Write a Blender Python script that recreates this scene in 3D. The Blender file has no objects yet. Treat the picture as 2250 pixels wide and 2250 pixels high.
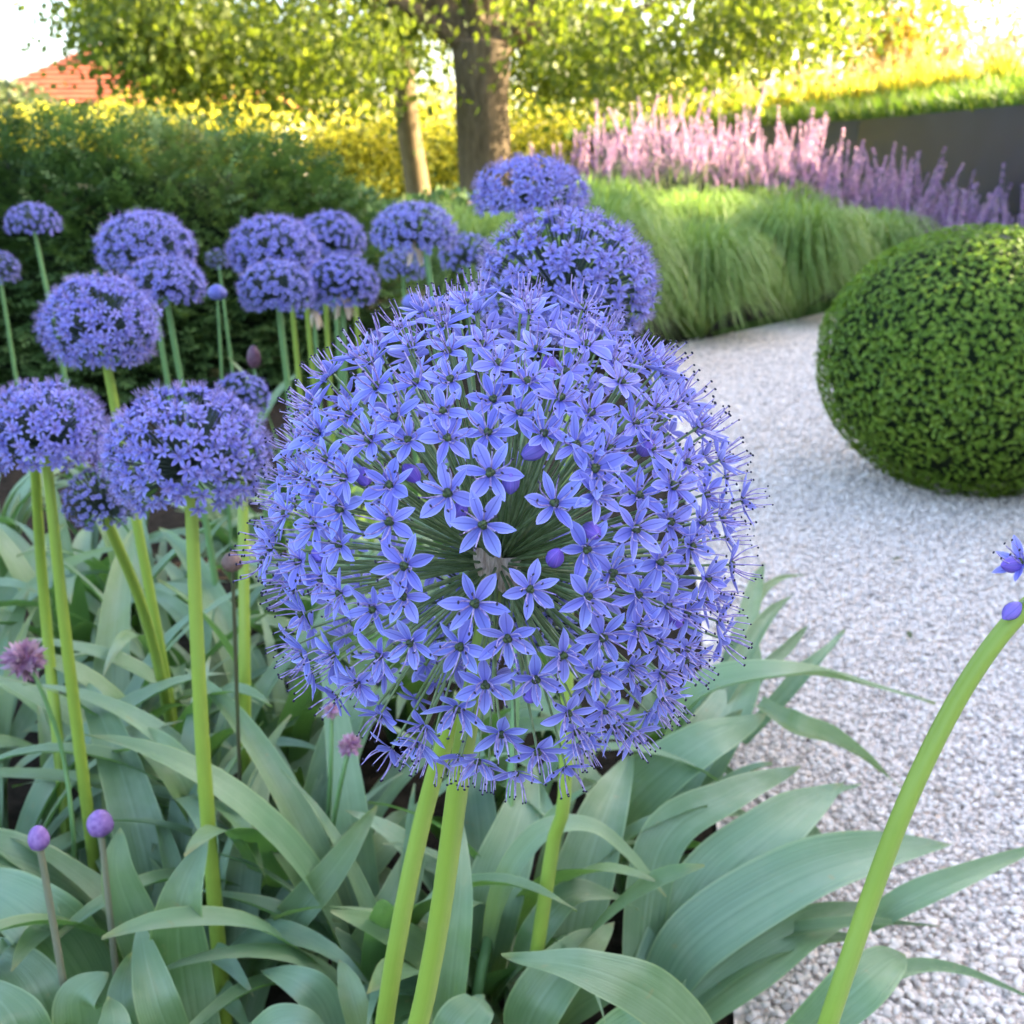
import bpy, math, random
import numpy as np
from mathutils import Vector, Matrix

R_ = math.radians
rng = np.random.default_rng(7)
random.seed(7)
scene = bpy.context.scene
col = scene.collection

# ------------------------------------------------------------------ camera
PITCH = R_(17.8)
FOV = R_(50.0)
CAMZ = 0.75
cam_d = bpy.data.cameras.new('camera')
cam_d.sensor_width = 36.0
cam_d.lens = 18.0 / math.tan(FOV / 2)
cam_d.clip_start = 0.02
cam_d.clip_end = 800.0
cam_d.dof.use_dof = True
cam_d.dof.focus_distance = 0.385
cam_d.dof.aperture_fstop = 22.0
cam = bpy.data.objects.new('camera', cam_d)
cam.location = (0, 0, CAMZ)
cam.rotation_euler = (math.pi / 2 - PITCH, 0, 0)
col.objects.link(cam)
scene.camera = cam

# ------------------------------------------------------------------ light
SUN_EL = R_(20.0)
SUN_AZ = R_(75.0)          # clockwise from +Y (view direction) towards +X
world = bpy.data.worlds.new('World')
scene.world = world
world.use_nodes = True
wn = world.node_tree
bg = wn.nodes['Background']
sky = wn.nodes.new('ShaderNodeTexSky')
sky.sky_type = 'NISHITA'
sky.sun_disc = False
sky.sun_elevation = SUN_EL
sky.sun_rotation = SUN_AZ
sky.air_density = 0.8
sky.dust_density = 4.0
sky.ozone_density = 0.3
wn.links.new(sky.outputs[0], bg.inputs['Color'])
bg.inputs['Strength'].default_value = 0.15
sun_d = bpy.data.lights.new('sun', 'SUN')
sun_d.energy = 5.0
sun_d.angle = R_(0.5)
sun_d.color = (1.0, 0.83, 0.55)
sun = bpy.data.objects.new('sun', sun_d)
sv = Vector((math.sin(SUN_AZ) * math.cos(SUN_EL), math.cos(SUN_AZ) * math.cos(SUN_EL), math.sin(SUN_EL)))
sun.rotation_euler = sv.to_track_quat('Z', 'Y').to_euler()
col.objects.link(sun)
scene.view_settings.view_transform = 'Standard'
scene.view_settings.look = 'None'
scene.view_settings.gamma = 1.0
scene.view_settings.use_curve_mapping = False
scene.view_settings.exposure = 3.2
cy = scene.cycles
cy.max_bounces = 7
cy.diffuse_bounces = 4
cy.glossy_bounces = 2
cy.transmission_bounces = 4
cy.use_denoising = True
cy.use_adaptive_sampling = True
cy.adaptive_threshold = 0.015
cy.sample_clamp_indirect = 6.0

# ------------------------------------------------------------------ pixel helpers (photo pixels, 0..2250; D = 1932 wide view)
FPX = 1125.0 / math.tan(FOV / 2)
CP, SP = math.cos(PITCH), math.sin(PITCH)
K = 2250.0 / 1932.0


def ray(px, py):
    dx = (px - 1125.0) / FPX
    dy = (1125.0 - py) / FPX
    return np.array([dx, CP + dy * SP, -SP + dy * CP])


def PT(px, py, t):
    return np.array([0, 0, CAMZ]) + ray(px, py) * t


def DT(x, y, t):
    return PT(x * K, y * K, t)


def DZ(x, y, z):
    r = ray(x * K, y * K)
    t = (z - CAMZ) / r[2]
    return np.array([0, 0, CAMZ]) + r * t


CAMP = np.array([0, 0, CAMZ])


def nrm(v):
    v = np.asarray(v, float)
    return v / (np.linalg.norm(v, axis=-1, keepdims=True) + 1e-12)


# ------------------------------------------------------------------ materials
def new_mat(name):
    m = bpy.data.materials.new(name)
    m.use_nodes = True
    nt = m.node_tree
    for n in list(nt.nodes):
        nt.nodes.remove(n)
    out = nt.nodes.new('ShaderNodeOutputMaterial')
    return m, nt, out


def N(nt, typ, **kw):
    n = nt.nodes.new(typ)
    for k, v in kw.items():
        setattr(n, k, v)
    return n


def L(nt, a, b):
    nt.links.new(a, b)


def ramp(nt, stops, fac=None, interp='LINEAR'):
    r = N(nt, 'ShaderNodeValToRGB')
    r.color_ramp.interpolation = interp
    e = r.color_ramp.elements
    while len(e) < len(stops):
        e.new(0.5)
    for el, (p, c) in zip(e, stops):
        el.position = p
        el.color = (c[0], c[1], c[2], 1)
    if fac is not None:
        L(nt, fac, r.inputs['Fac'])
    return r


def math_node(nt, op, a, b=None, clamp=False):
    n = N(nt, 'ShaderNodeMath', operation=op)
    n.use_clamp = clamp
    for i, v in enumerate((a, b)):
        if v is None:
            continue
        if isinstance(v, (int, float)):
            n.inputs[i].default_value = v
        else:
            L(nt, v, n.inputs[i])
    return n.outputs[0]


def mixc(nt, fac, a, b, blend='MIX'):
    n = N(nt, 'ShaderNodeMix', data_type='RGBA', blend_type=blend)
    if isinstance(fac, (int, float)):
        n.inputs[0].default_value = fac
    else:
        L(nt, fac, n.inputs[0])
    for i, v in ((6, a), (7, b)):
        if isinstance(v, tuple):
            n.inputs[i].default_value = (v[0], v[1], v[2], 1)
        else:
            L(nt, v, n.inputs[i])
    return n.outputs[2]


def shade(nt, out, colour, rough=0.5, transl=0.0, tcol=None, spec=0.5, bump=None, bstr=0.3, bdist=0.002):
    p = N(nt, 'ShaderNodeBsdfPrincipled')
    if isinstance(colour, tuple):
        p.inputs['Base Color'].default_value = (*colour, 1)
    else:
        L(nt, colour, p.inputs['Base Color'])
    p.inputs['Roughness'].default_value = rough
    p.inputs['Specular IOR Level'].default_value = spec
    if bump is not None:
        b = N(nt, 'ShaderNodeBump')
        b.inputs['Strength'].default_value = bstr
        b.inputs['Distance'].default_value = bdist
        L(nt, bump, b.inputs['Height'])
        L(nt, b.outputs[0], p.inputs['Normal'])
    if transl > 0:
        t = N(nt, 'ShaderNodeBsdfTranslucent')
        tc = tcol if tcol is not None else colour
        if isinstance(tc, tuple):
            t.inputs['Color'].default_value = (*tc, 1)
        else:
            L(nt, tc, t.inputs['Color'])
        mx = N(nt, 'ShaderNodeMixShader')
        mx.inputs[0].default_value = transl
        L(nt, p.outputs[0], mx.inputs[1])
        L(nt, t.outputs[0], mx.inputs[2])
        L(nt, mx.outputs[0], out.inputs['Surface'])
    else:
        L(nt, p.outputs[0], out.inputs['Surface'])
    return p


def luv(nt):
    a = N(nt, 'ShaderNodeAttribute', attribute_name='luv')
    s = N(nt, 'ShaderNodeSeparateXYZ')
    L(nt, a.outputs['Vector'], s.inputs[0])
    return s.outputs[0], s.outputs[1], s.outputs[2], a.outputs['Vector']


def noise(nt, vec, scale, detail=3.0, rough=0.55):
    n = N(nt, 'ShaderNodeTexNoise')
    n.inputs['Scale'].default_value = scale
    n.inputs['Detail'].default_value = detail
    n.inputs['Roughness'].default_value = rough
    if vec is not None:
        L(nt, vec, n.inputs['Vector'])
    return n.outputs['Fac']


def objvec(nt, scale=None):
    t = N(nt, 'ShaderNodeTexCoord')
    if scale is None:
        return t.outputs['Object']
    m = N(nt, 'ShaderNodeMapping')
    m.inputs['Scale'].default_value = scale
    L(nt, t.outputs['Object'], m.inputs['Vector'])
    return m.outputs[0]


def foliage_mat(name, stops, transl=0.3, rough=0.55, tboost=1.4, spec=0.3):
    m, nt, out = new_mat(name)
    u, v, r, vec = luv(nt)
    c = ramp(nt, stops, r).outputs[0]
    tc = mixc(nt, 1.0, c, (tboost, tboost, tboost * 0.6), 'MULTIPLY')
    shade(nt, out, c, rough, transl, tc, spec)
    return m


# broad glaucous allium leaf
def strap_leaf_mat():
    m, nt, out = new_mat('allium_leaf')
    u, v, r, vec = luv(nt)
    oi = N(nt, 'ShaderNodeObjectInfo')
    base = ramp(nt, [(0.0, (0.080, 0.165, 0.060)), (0.35, (0.130, 0.225, 0.098)), (0.6, (0.150, 0.275, 0.175)), (0.85, (0.210, 0.310, 0.160)), (1.0, (0.205, 0.270, 0.090))],
                oi.outputs['Random']).outputs[0]
    mp = N(nt, 'ShaderNodeMapping')
    mp.inputs['Scale'].default_value = (7.0, 0.9, 1.0)
    L(nt, vec, mp.inputs['Vector'])
    streak = noise(nt, mp.outputs[0], 3.5, 4.0)
    blot = noise(nt, objvec(nt), 26.0, 3.0)
    c1 = mixc(nt, math_node(nt, 'MULTIPLY', streak, 0.55), base, (0.24, 0.335, 0.19))
    c2 = mixc(nt, math_node(nt, 'MULTIPLY', math_node(nt, 'SUBTRACT', blot, 0.45, True), 1.6, True), c1, (0.27, 0.35, 0.25))
    # pale margin, pale midrib, yellowing tip
    au = math_node(nt, 'ABSOLUTE', u)
    edge = math_node(nt, 'SMOOTH_MIN', math_node(nt, 'MULTIPLY', math_node(nt, 'SUBTRACT', au, 0.90, True), 7.0, True), 1.0)
    c3 = mixc(nt, math_node(nt, 'MULTIPLY', edge, 0.7), c2, (0.34, 0.42, 0.20))
    mid = math_node(nt, 'SUBTRACT', 1.0, math_node(nt, 'MULTIPLY', au, 14.0), True)
    c4 = mixc(nt, math_node(nt, 'MULTIPLY', mid, 0.30), c3, (0.27, 0.38, 0.25))
    tip = math_node(nt, 'MULTIPLY', math_node(nt, 'SUBTRACT', v, 0.94, True), 12.0, True)
    c5 = mixc(nt, math_node(nt, 'MULTIPLY', tip, 0.7), c4, (0.42, 0.38, 0.17))
    # reverse side is plain darker green
    geo = N(nt, 'ShaderNodeNewGeometry')
    c6 = mixc(nt, math_node(nt, 'MULTIPLY', geo.outputs['Backfacing'], 0.75), c5, (0.075, 0.175, 0.045))
    tc = mixc(nt, 1.0, c6, (1.5, 1.7, 0.6), 'MULTIPLY')
    mp2 = N(nt, 'ShaderNodeMapping')
    mp2.inputs['Scale'].default_value = (17.0, 0.8, 1.0)
    L(nt, vec, mp2.inputs['Vector'])
    ribs = noise(nt, mp2.outputs[0], 1.5, 2.0)
    spots = noise(nt, objvec(nt), 95.0, 2.0)
    sm = math_node(nt, 'MULTIPLY', math_node(nt, 'SUBTRACT', spots, 0.69, True), 14.0, True)
    c7 = mixc(nt, math_node(nt, 'MULTIPLY', sm, 0.6), c6, (0.30, 0.25, 0.12))
    c8 = mixc(nt, math_node(nt, 'MULTIPLY', math_node(nt, 'SUBTRACT', ribs, 0.42, True), 1.5, True), c7, (0.055, 0.13, 0.05))
    shade(nt, out, c8, 0.33, 0.22, tc, 0.65, ribs, 0.6, 0.0016)
    return m


def petal_mat(name, deep, light, rim, transl=0.3):
    m, nt, out = new_mat(name)
    u, v, r, vec = luv(nt)
    oi = N(nt, 'ShaderNodeObjectInfo')
    c0 = mixc(nt, v, deep, light)
    c0a = mixc(nt, math_node(nt, 'MULTIPLY', oi.outputs['Random'], 0.5), c0, (0.33, 0.27, 0.76))
    rr = math_node(nt, 'FRACT', math_node(nt, 'ADD', math_node(nt, 'MULTIPLY', oi.outputs['Random'], 7.31), math_node(nt, 'MULTIPLY', r, 0.6)))
    c0b = mixc(nt, math_node(nt, 'MULTIPLY', math_node(nt, 'SUBTRACT', rr, 0.5, True), 1.1), c0a, (0.13, 0.12, 0.60))
    au = math_node(nt, 'ABSOLUTE', u)
    vein = math_node(nt, 'SUBTRACT', 1.0, math_node(nt, 'MULTIPLY', au, 7.0), True)
    c1 = mixc(nt, math_node(nt, 'MULTIPLY', vein, 0.75), c0b, (0.05, 0.045, 0.33))
    e = math_node(nt, 'MULTIPLY', math_node(nt, 'SUBTRACT', au, 0.72, True), 3.2, True)
    c2 = mixc(nt, math_node(nt, 'MULTIPLY', e, 0.6), c1, rim)
    mp = N(nt, 'ShaderNodeMapping')
    mp.inputs['Scale'].default_value = (4.0, 0.8, 3.0)
    L(nt, vec, mp.inputs['Vector'])
    st = noise(nt, mp.outputs[0], 3.0, 2.0)
    c3 = mixc(nt, math_node(nt, 'MULTIPLY', st, 0.25), c2, (0.33, 0.33, 0.93))
    shade(nt, out, c3, 0.5, transl, c3, 0.3)
    return m


def plain_mat(name, c1, c2, scale=60.0, rough=0.5, transl=0.0, spec=0.4, stretch=None, bstr=0.0):
    m, nt, out = new_mat(name)
    n = noise(nt, objvec(nt, stretch), scale, 4.0)
    c = ramp(nt, [(0.3, c1), (0.7, c2)], n).outputs[0]
    shade(nt, out, c, rough, transl, None, spec, n if bstr else None, bstr, 0.004)
    return m


M = {}
M['leaf'] = strap_leaf_mat()
M['petal'] = petal_mat('petal', (0.060, 0.065, 0.44), (0.37, 0.43, 0.92), (0.68, 0.66, 0.97))  # dark petal base, deepened further to imitate shade between florets
M['far_petal'] = petal_mat('far_petal', (0.055, 0.055, 0.32), (0.43, 0.44, 0.90), (0.68, 0.63, 0.95))
M['bud'] = petal_mat('bud', (0.06, 0.015, 0.22), (0.19, 0.06, 0.50), (0.36, 0.18, 0.72), 0.15)
M['purple_bud'] = plain_mat('purple_bud', (0.14, 0.06, 0.24), (0.30, 0.17, 0.42), 250.0, 0.5)
M['filament'] = plain_mat('filament', (0.13, 0.07, 0.32), (0.66, 0.54, 0.84), 300.0, 0.5, 0.15)
M['anther'] = plain_mat('anther', (0.012, 0.012, 0.030), (0.03, 0.025, 0.05), 300.0, 0.6)
M['ovary'] = plain_mat('ovary', (0.008, 0.018, 0.014), (0.09, 0.13, 0.025), 500.0, 0.4)
M['pedicel'] = plain_mat('pedicel', (0.09, 0.16, 0.04), (0.26, 0.34, 0.16), 120.0, 0.45, 0.1)
M['shaded_pedicel'] = plain_mat('shaded_pedicel', (0.025, 0.045, 0.03), (0.06, 0.09, 0.06), 120.0, 0.6)  # pedicel copy darkened to paint the shade inside the smaller heads
M['receptacle'] = plain_mat('receptacle', (0.42, 0.29, 0.20), (0.80, 0.66, 0.52), 260.0, 0.8, 0.15, 0.2, (3, 3, 0.6), 0.4)


def stem_mat(name, a, b, transl=0.12):
    m, nt, out = new_mat(name)
    u, v, r, vec = luv(nt)
    mp = N(nt, 'ShaderNodeMapping')
    mp.inputs['Scale'].default_value = (6.0, 0.35, 1.0)
    L(nt, vec, mp.inputs['Vector'])
    n = noise(nt, mp.outputs[0], 4.0, 4.0)
    n2 = noise(nt, objvec(nt), 30.0, 3.0)
    c = mixc(nt, n, a, b)
    c = mixc(nt, math_node(nt, 'MULTIPLY', n2, 0.35), c, (0.16, 0.28, 0.08))
    shade(nt, out, c, 0.42, transl, None, 0.45, n, 0.15, 0.001)
    return m


M['stem'] = stem_mat('stem', (0.23, 0.35, 0.030), (0.38, 0.47, 0.07))
M['stem_blue'] = stem_mat('stem_blue', (0.10, 0.23, 0.075), (0.17, 0.30, 0.12))
M['stem_brown'] = stem_mat('stem_brown', (0.03, 0.018, 0.015), (0.07, 0.04, 0.03), 0.0)
M['stem_pink'] = stem_mat('stem_pink', (0.20, 0.19, 0.12), (0.28, 0.24, 0.20))
M['hedge'] = foliage_mat('hedge_leaf', [(0, (0.038, 0.080, 0.022)), (0.5, (0.090, 0.165, 0.044)), (0.9, (0.155, 0.235, 0.080)), (1.0, (0.14, 0.12, 0.06))], 0.2, 0.6)
M['dark_core'] = plain_mat('dark_core', (0.008, 0.014, 0.006), (0.016, 0.024, 0.010), 20.0, 0.95, 0, 0.1)  # near-black filler colour, stands in for the shade inside the foliage
M['box'] = foliage_mat('box_leaf', [(0, (0.080, 0.150, 0.012)), (0.5, (0.155, 0.265, 0.024)), (1, (0.26, 0.36, 0.045))], 0.4, 0.45, 1.5, 0.4)
M['tree_leaf'] = foliage_mat('tree_leaf', [(0, (0.065, 0.095, 0.012)), (0.5, (0.120, 0.155, 0.016)), (1, (0.190, 0.215, 0.026))], 0.5, 0.5, 1.6)
M['gold_leaf'] = foliage_mat('gold_leaf', [(0, (0.03, 0.05, 0.008)), (0.26, (0.08, 0.10, 0.012)), (0.4, (0.33, 0.30, 0.03)), (1, (0.47, 0.42, 0.08))], 0.65, 0.55, 2.0)  # dark stops paint shaded leaf gaps; strong tboost puts extra sunlight into the colour
M['orange_leaf'] = foliage_mat('orange_leaf', [(0, (0.15, 0.11, 0.015)), (0.5, (0.26, 0.18, 0.03)), (1, (0.36, 0.27, 0.06))], 0.6, 0.6, 1.7)
M['grey_leaf'] = foliage_mat('grey_leaf', [(0, (0.05, 0.075, 0.03)), (1, (0.14, 0.16, 0.08))], 0.3, 0.6)
M['grass'] = foliage_mat('grass_blade', [(0, (0.085, 0.160, 0.026)), (0.5, (0.180, 0.290, 0.064)), (1, (0.32, 0.41, 0.15))], 0.35, 0.5, 1.3)
M['bank_grass'] = foliage_mat('bank_grass', [(0, (0.05, 0.10, 0.012)), (0.6, (0.10, 0.17, 0.02)), (1, (0.20, 0.24, 0.04))], 0.35, 0.6, 1.4)
M['plume'] = foliage_mat('plume', [(0, (0.30, 0.20, 0.09)), (0.5, (0.46, 0.33, 0.20)), (1, (0.58, 0.43, 0.33))], 0.35, 0.7, 1.1)
M['lav_leaf'] = foliage_mat('lavender_leaf', [(0, (0.06, 0.09, 0.035)), (1, (0.15, 0.19, 0.09))], 0.3, 0.6)
M['lav_flower'] = foliage_mat('lavender_flower', [(0, (0.30, 0.17, 0.46)), (0.5, (0.50, 0.31, 0.62)), (1, (0.68, 0.47, 0.72))], 0.5, 0.6, 1.3)
M['pink_petal'] = foliage_mat('pink_petal', [(0, (0.34, 0.16, 0.32)), (0.5, (0.52, 0.30, 0.48)), (1, (0.64, 0.44, 0.58))], 0.35, 0.6, 1.0)


def bark_mat(name, a, b):
    m, nt, out = new_mat(name)
    n = noise(nt, objvec(nt, (9, 9, 2.2)), 2.2, 6.0, 0.7)
    n2 = noise(nt, objvec(nt), 5.0, 4.0)
    c = ramp(nt, [(0.3, a), (0.68, b)], n).outputs[0]
    c = mixc(nt, math_node(nt, 'MULTIPLY', n2, 0.4), c, (0.16, 0.14, 0.09))
    shade(nt, out, c, 0.9, 0, None, 0.15, n, 0.9, 0.03)
    return m


M['bark'] = bark_mat('bark', (0.060, 0.038, 0.022), (0.22, 0.155, 0.095))
M['bark2'] = bark_mat('bark_warm', (0.10, 0.065, 0.03), (0.26, 0.18, 0.09))


def soil_mat():
    m, nt, out = new_mat('soil')
    n = noise(nt, objvec(nt), 40.0, 8.0, 0.7)
    c = ramp(nt, [(0.35, (0.012, 0.009, 0.006)), (0.7, (0.055, 0.040, 0.028))], n).outputs[0]
    shade(nt, out, c, 0.95, 0, None, 0.1, n, 1.0, 0.02)
    return m


def lawn_mat():
    m, nt, out = new_mat('lawn')
    n = noise(nt, objvec(nt), 3.0, 8.0, 0.7)
    c = ramp(nt, [(0.3, (0.035, 0.065, 0.012)), (0.7, (0.09, 0.14, 0.025))], n).outputs[0]
    shade(nt, out, c, 0.9, 0, None, 0.1, n, 1.0, 0.05)
    return m


PEB = [(0.0, (0.36, 0.31, 0.27)), (0.08, (0.57, 0.485, 0.425)), (0.35, (0.78, 0.665, 0.58)), (0.6, (0.90, 0.78, 0.69)), (0.80, (0.83, 0.67, 0.54)), (0.92, (0.94, 0.845, 0.76)), (1.0, (0.48, 0.385, 0.30))]


def path_mat():
    m, nt, out = new_mat('gravel_bed')
    v = N(nt, 'ShaderNodeTexVoronoi')
    v.inputs['Scale'].default_value = 95.0
    L(nt, objvec(nt), v.inputs['Vector'])
    sp = N(nt, 'ShaderNodeSeparateColor')
    L(nt, v.outputs['Color'], sp.inputs[0])
    c = ramp(nt, PEB, sp.outputs[0]).outputs[0]
    gap = math_node(nt, 'MULTIPLY', math_node(nt, 'SUBTRACT', v.outputs['Distance'], 0.45, True), 1.8, True)
    c = mixc(nt, gap, c, (0.30, 0.265, 0.245))
    inv = math_node(nt, 'SUBTRACT', 1.0, v.outputs['Distance'])
    shade(nt, out, c, 0.85, 0, None, 0.25, inv, 1.0, 0.006)
    return m


def pebble_mat():
    m, nt, out = new_mat('pebble')
    u, v, r, vec = luv(nt)
    c = ramp(nt, PEB, r).outputs[0]
    n = noise(nt, objvec(nt), 420.0, 3.0)
    c = mixc(nt, math_node(nt, 'MULTIPLY', n, 0.35), c, (0.30, 0.28, 0.28))
    shade(nt, out, c, 0.75, 0, None, 0.3)
    return m


M['soil'] = soil_mat()
M['lawn'] = lawn_mat()
M['path'] = path_mat()
M['pebble'] = pebble_mat()
M['steel'] = plain_mat('dark_steel', (0.019, 0.022, 0.037), (0.028, 0.031, 0.050), 3.0, 0.36, 0, 0.5)
M['tile'] = plain_mat('roof_tile', (0.40, 0.085, 0.035), (0.52, 0.14, 0.06), 1.5, 0.8)
M['render_wall'] = plain_mat('render_wall', (0.55, 0.50, 0.42), (0.65, 0.60, 0.52), 1.0, 0.9)
M['glass'] = plain_mat('window_glass', (0.03, 0.035, 0.04), (0.05, 0.055, 0.06), 1.0, 0.1)
M['frame'] = plain_mat('window_frame', (0.6, 0.58, 0.55), (0.7, 0.68, 0.65), 4.0, 0.6)


# ------------------------------------------------------------------ mesh building
class MB:
    def __init__(self):
        self.V, self.U, self.F, self.n = [], [], [], 0

    def add(self, V, F, mi=0, uv=None):
        V = np.asarray(V, np.float32).reshape(-1, 3)
        F = np.asarray(F, np.int64)
        self.V.append(V)
        if uv is None:
            uv = np.zeros((len(V), 3), np.float32)
        self.U.append(np.asarray(uv, np.float32).reshape(-1, 3))
        self.F.append((F + self.n, mi))
        self.n += len(V)

    def mesh(self, name, mats, smooth=True):
        me = bpy.data.meshes.new(name)
        V = np.concatenate(self.V)
        U = np.concatenate(self.U)
        loops = np.concatenate([f.ravel() for f, _ in self.F])
        sizes = np.concatenate([np.full(len(f), f.shape[1], np.int64) for f, _ in self.F])
        mi = np.concatenate([np.full(len(f), m, np.int32) for f, m in self.F])
        starts = np.concatenate([[0], np.cumsum(sizes)[:-1]])
        me.vertices.add(len(V))
        me.vertices.foreach_set('co', V.ravel())
        me.loops.add(len(loops))
        me.loops.foreach_set('vertex_index', loops.astype(np.int32))
        me.polygons.add(len(sizes))
        me.polygons.foreach_set('loop_start', starts.astype(np.int32))
        me.polygons.foreach_set('loop_total', sizes.astype(np.int32))
        me.polygons.foreach_set('material_index', mi)
        me.polygons.foreach_set('use_smooth', np.full(len(sizes), smooth))
        a = me.attributes.new('luv', 'FLOAT_VECTOR', 'POINT')
        a.data.foreach_set('vector', U.ravel())
        for m in (mats if isinstance(mats, (list, tuple)) else [mats]):
            me.materials.append(M[m])
        me.update()
        me.validate()
        return me

    def build(self, name, mats, parent=None, smooth=True, loc=None):
        return link(name, self.mesh(name, mats, smooth), parent, loc)


def link(name, data, parent=None, loc=None):
    o = bpy.data.objects.new(name, data)
    col.objects.link(o)
    if parent is not None:
        o.parent = parent
    if loc is not None:
        o.location = loc
    return o


def tag(o, label=None, cat=None, group=None, kind=None):
    if label:
        o['label'] = label
    if cat:
        o['category'] = cat
    if group:
        o['group'] = group
    if kind:
        o['kind'] = kind
    return o


def empty(name, loc, label, cat, group=None):
    o = link(name, None, None, tuple(loc))
    o.empty_display_size = 0.02
    return tag(o, label, cat, group)


def rel(o, p):
    return np.asarray(p, float) - np.array(o.location)


def spline(pts, n):
    """Catmull-Rom through pts, n samples"""
    P = np.asarray(pts, float)
    if len(P) == 2:
        s = np.linspace(0, 1, n)[:, None]
        return P[0] * (1 - s) + P[1] * s
    P = np.vstack([2 * P[0] - P[1], P, 2 * P[-1] - P[-2]])
    m = len(P) - 3
    out = []
    for s in np.linspace(0, m, n):
        i = min(int(s), m - 1)
        f = s - i
        a, b, c, d = P[i:i + 4]
        out.append(0.5 * ((2 * b) + (-a + c) * f + (2 * a - 5 * b + 4 * c - d) * f * f + (-a + 3 * b - 3 * c + d) * f ** 3))
    return np.array(out)


def tube(mb, path, rad, seg=8, mi=0, cap=True, rnd=0.0, wob=0.0):
    path = np.asarray(path, float)
    n = len(path)
    rad = np.broadcast_to(np.asarray(rad, float), (n,))
    T = nrm(np.gradient(path, axis=0))
    ref = np.array([0.0, 1, 0]) if abs(T[0][1]) < 0.9 else np.array([1.0, 0, 0])
    s = nrm(np.cross(T[0], ref))
    V, U = [], []
    for i in range(n):
        s = nrm(s - T[i] * np.dot(s, T[i]))
        b = np.cross(T[i], s)
        for k in range(seg):
            a = 2 * math.pi * k / seg
            rr = rad[i] * (1 + wob * (rng.random() - 0.5))
            V.append(path[i] + (s * math.cos(a) + b * math.sin(a)) * rr)
            U.append((math.cos(a), i / max(1, n - 1), rnd))
    F = [(i * seg + k, i * seg + (k + 1) % seg, (i + 1) * seg + (k + 1) % seg, (i + 1) * seg + k) for i in range(n - 1) for k in range(seg)]
    mb.add(V, F, mi, U)
    if cap:
        V2 = [path[-1] + T[-1] * rad[-1] * 0.5] + V[-seg:]
        mb.add(V2, [(0, 1 + k, 1 + (k + 1) % seg) for k in range(seg)], mi, [(0, 1, rnd)] * (seg + 1))
        V3 = [path[0] - T[0] * rad[0] * 0.5] + V[:seg]
        mb.add(V3, [(0, 1 + (k + 1) % seg, 1 + k) for k in range(seg)], mi, [(0, 0, rnd)] * (seg + 1))


def ball(mb, c, r, seg=10, rings=6, mi=0, rnd=0.5, axis=None):
    c = np.asarray(c, float)
    r = np.broadcast_to(np.asarray(r, float), (3,))
    V, F = [], []
    for i in range(rings + 1):
        th = math.pi * i / rings
        for k in range(seg):
            a = 2 * math.pi * k / seg
            V.append(c + r * np.array([math.sin(th) * math.cos(a), math.sin(th) * math.sin(a), math.cos(th)]))
    for i in range(rings):
        for k in range(seg):
            F.append((i * seg + k, (i + 1) * seg + k, (i + 1) * seg + (k + 1) % seg, i * seg + (k + 1) % seg))
    mb.add(V, F, mi, [(0, 0.5, rnd)] * len(V))


def boxm(mb, lo, hi, mi=0):
    x0, y0, z0 = lo
    x1, y1, z1 = hi
    V = [(x0, y0, z0), (x1, y0, z0), (x1, y1, z0), (x0, y1, z0), (x0, y0, z1), (x1, y0, z1), (x1, y1, z1), (x0, y1, z1)]
    F = [(0, 3, 2, 1), (4, 5, 6, 7), (0, 1, 5, 4), (1, 2, 6, 5), (2, 3, 7, 6), (3, 0, 4, 7)]
    mb.add(V, F, mi)


def leaf_quads(mb, P, D, S, Ln, W, mi=0, r=None, bend=None):
    """many small leaves: base P, direction D, side S, length Ln, half width W. Each is a bent pair of quads (6 verts)."""
    n = len(P)
    Ln = np.broadcast_to(np.asarray(Ln, float), (n,))[:, None]
    W = np.broadcast_to(np.asarray(W, float), (n,))[:, None]
    Nn = np.cross(S, D)
    if bend is None:
        bend = 0.18
    m1 = P + D * Ln * 0.45 + Nn * Ln * bend * 0.3
    tip = P + D * Ln - Nn * Ln * bend * 0.3
    V = np.stack([P, m1 + S * W, tip, m1 - S * W], 1).reshape(-1, 3)
    F = np.arange(n * 4).reshape(n, 4)
    if r is None:
        r = rng.random(n)
    U = np.zeros((n, 4, 3))
    U[:, :, 2] = np.asarray(r)[:, None]
    U[:, 1, 0] = 1
    U[:, 3, 0] = -1
    U[:, 1, 1] = U[:, 3, 1] = 0.5
    U[:, 2, 1] = 1
    mb.add(V, F, mi, U.reshape(-1, 3))


def rand_dirs(n):
    return nrm(rng.normal(size=(n, 3)))


def perp(D):
    r = rng.normal(size=D.shape)
    return nrm(np.cross(D, r))


def fbm(P, seed=0, octs=4, base=1.0):
    """cheap smooth pseudo noise, -1..1"""
    g = np.random.default_rng(seed)
    out = np.zeros(len(P))
    amp, tot, fr = 1.0, 0.0, base
    for _ in range(octs):
        k = g.normal(size=(4, 3)) * fr
        ph = g.random(4) * 6.28
        out += amp * np.mean(np.sin(P @ k.T + ph), axis=1) * 1.4
        tot += amp
        amp *= 0.55
        fr *= 2.1
    return out / tot


# ------------------------------------------------------------------ setting: ground, soil bed, gravel path
def sheet(name, pts, z, mat):
    mb = MB()
    mb.add([(x, y, z) for x, y in pts], [tuple(range(len(pts)))], 0)
    o = mb.build(name, mat, None, False)
    o['kind'] = 'structure'
    return o


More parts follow.
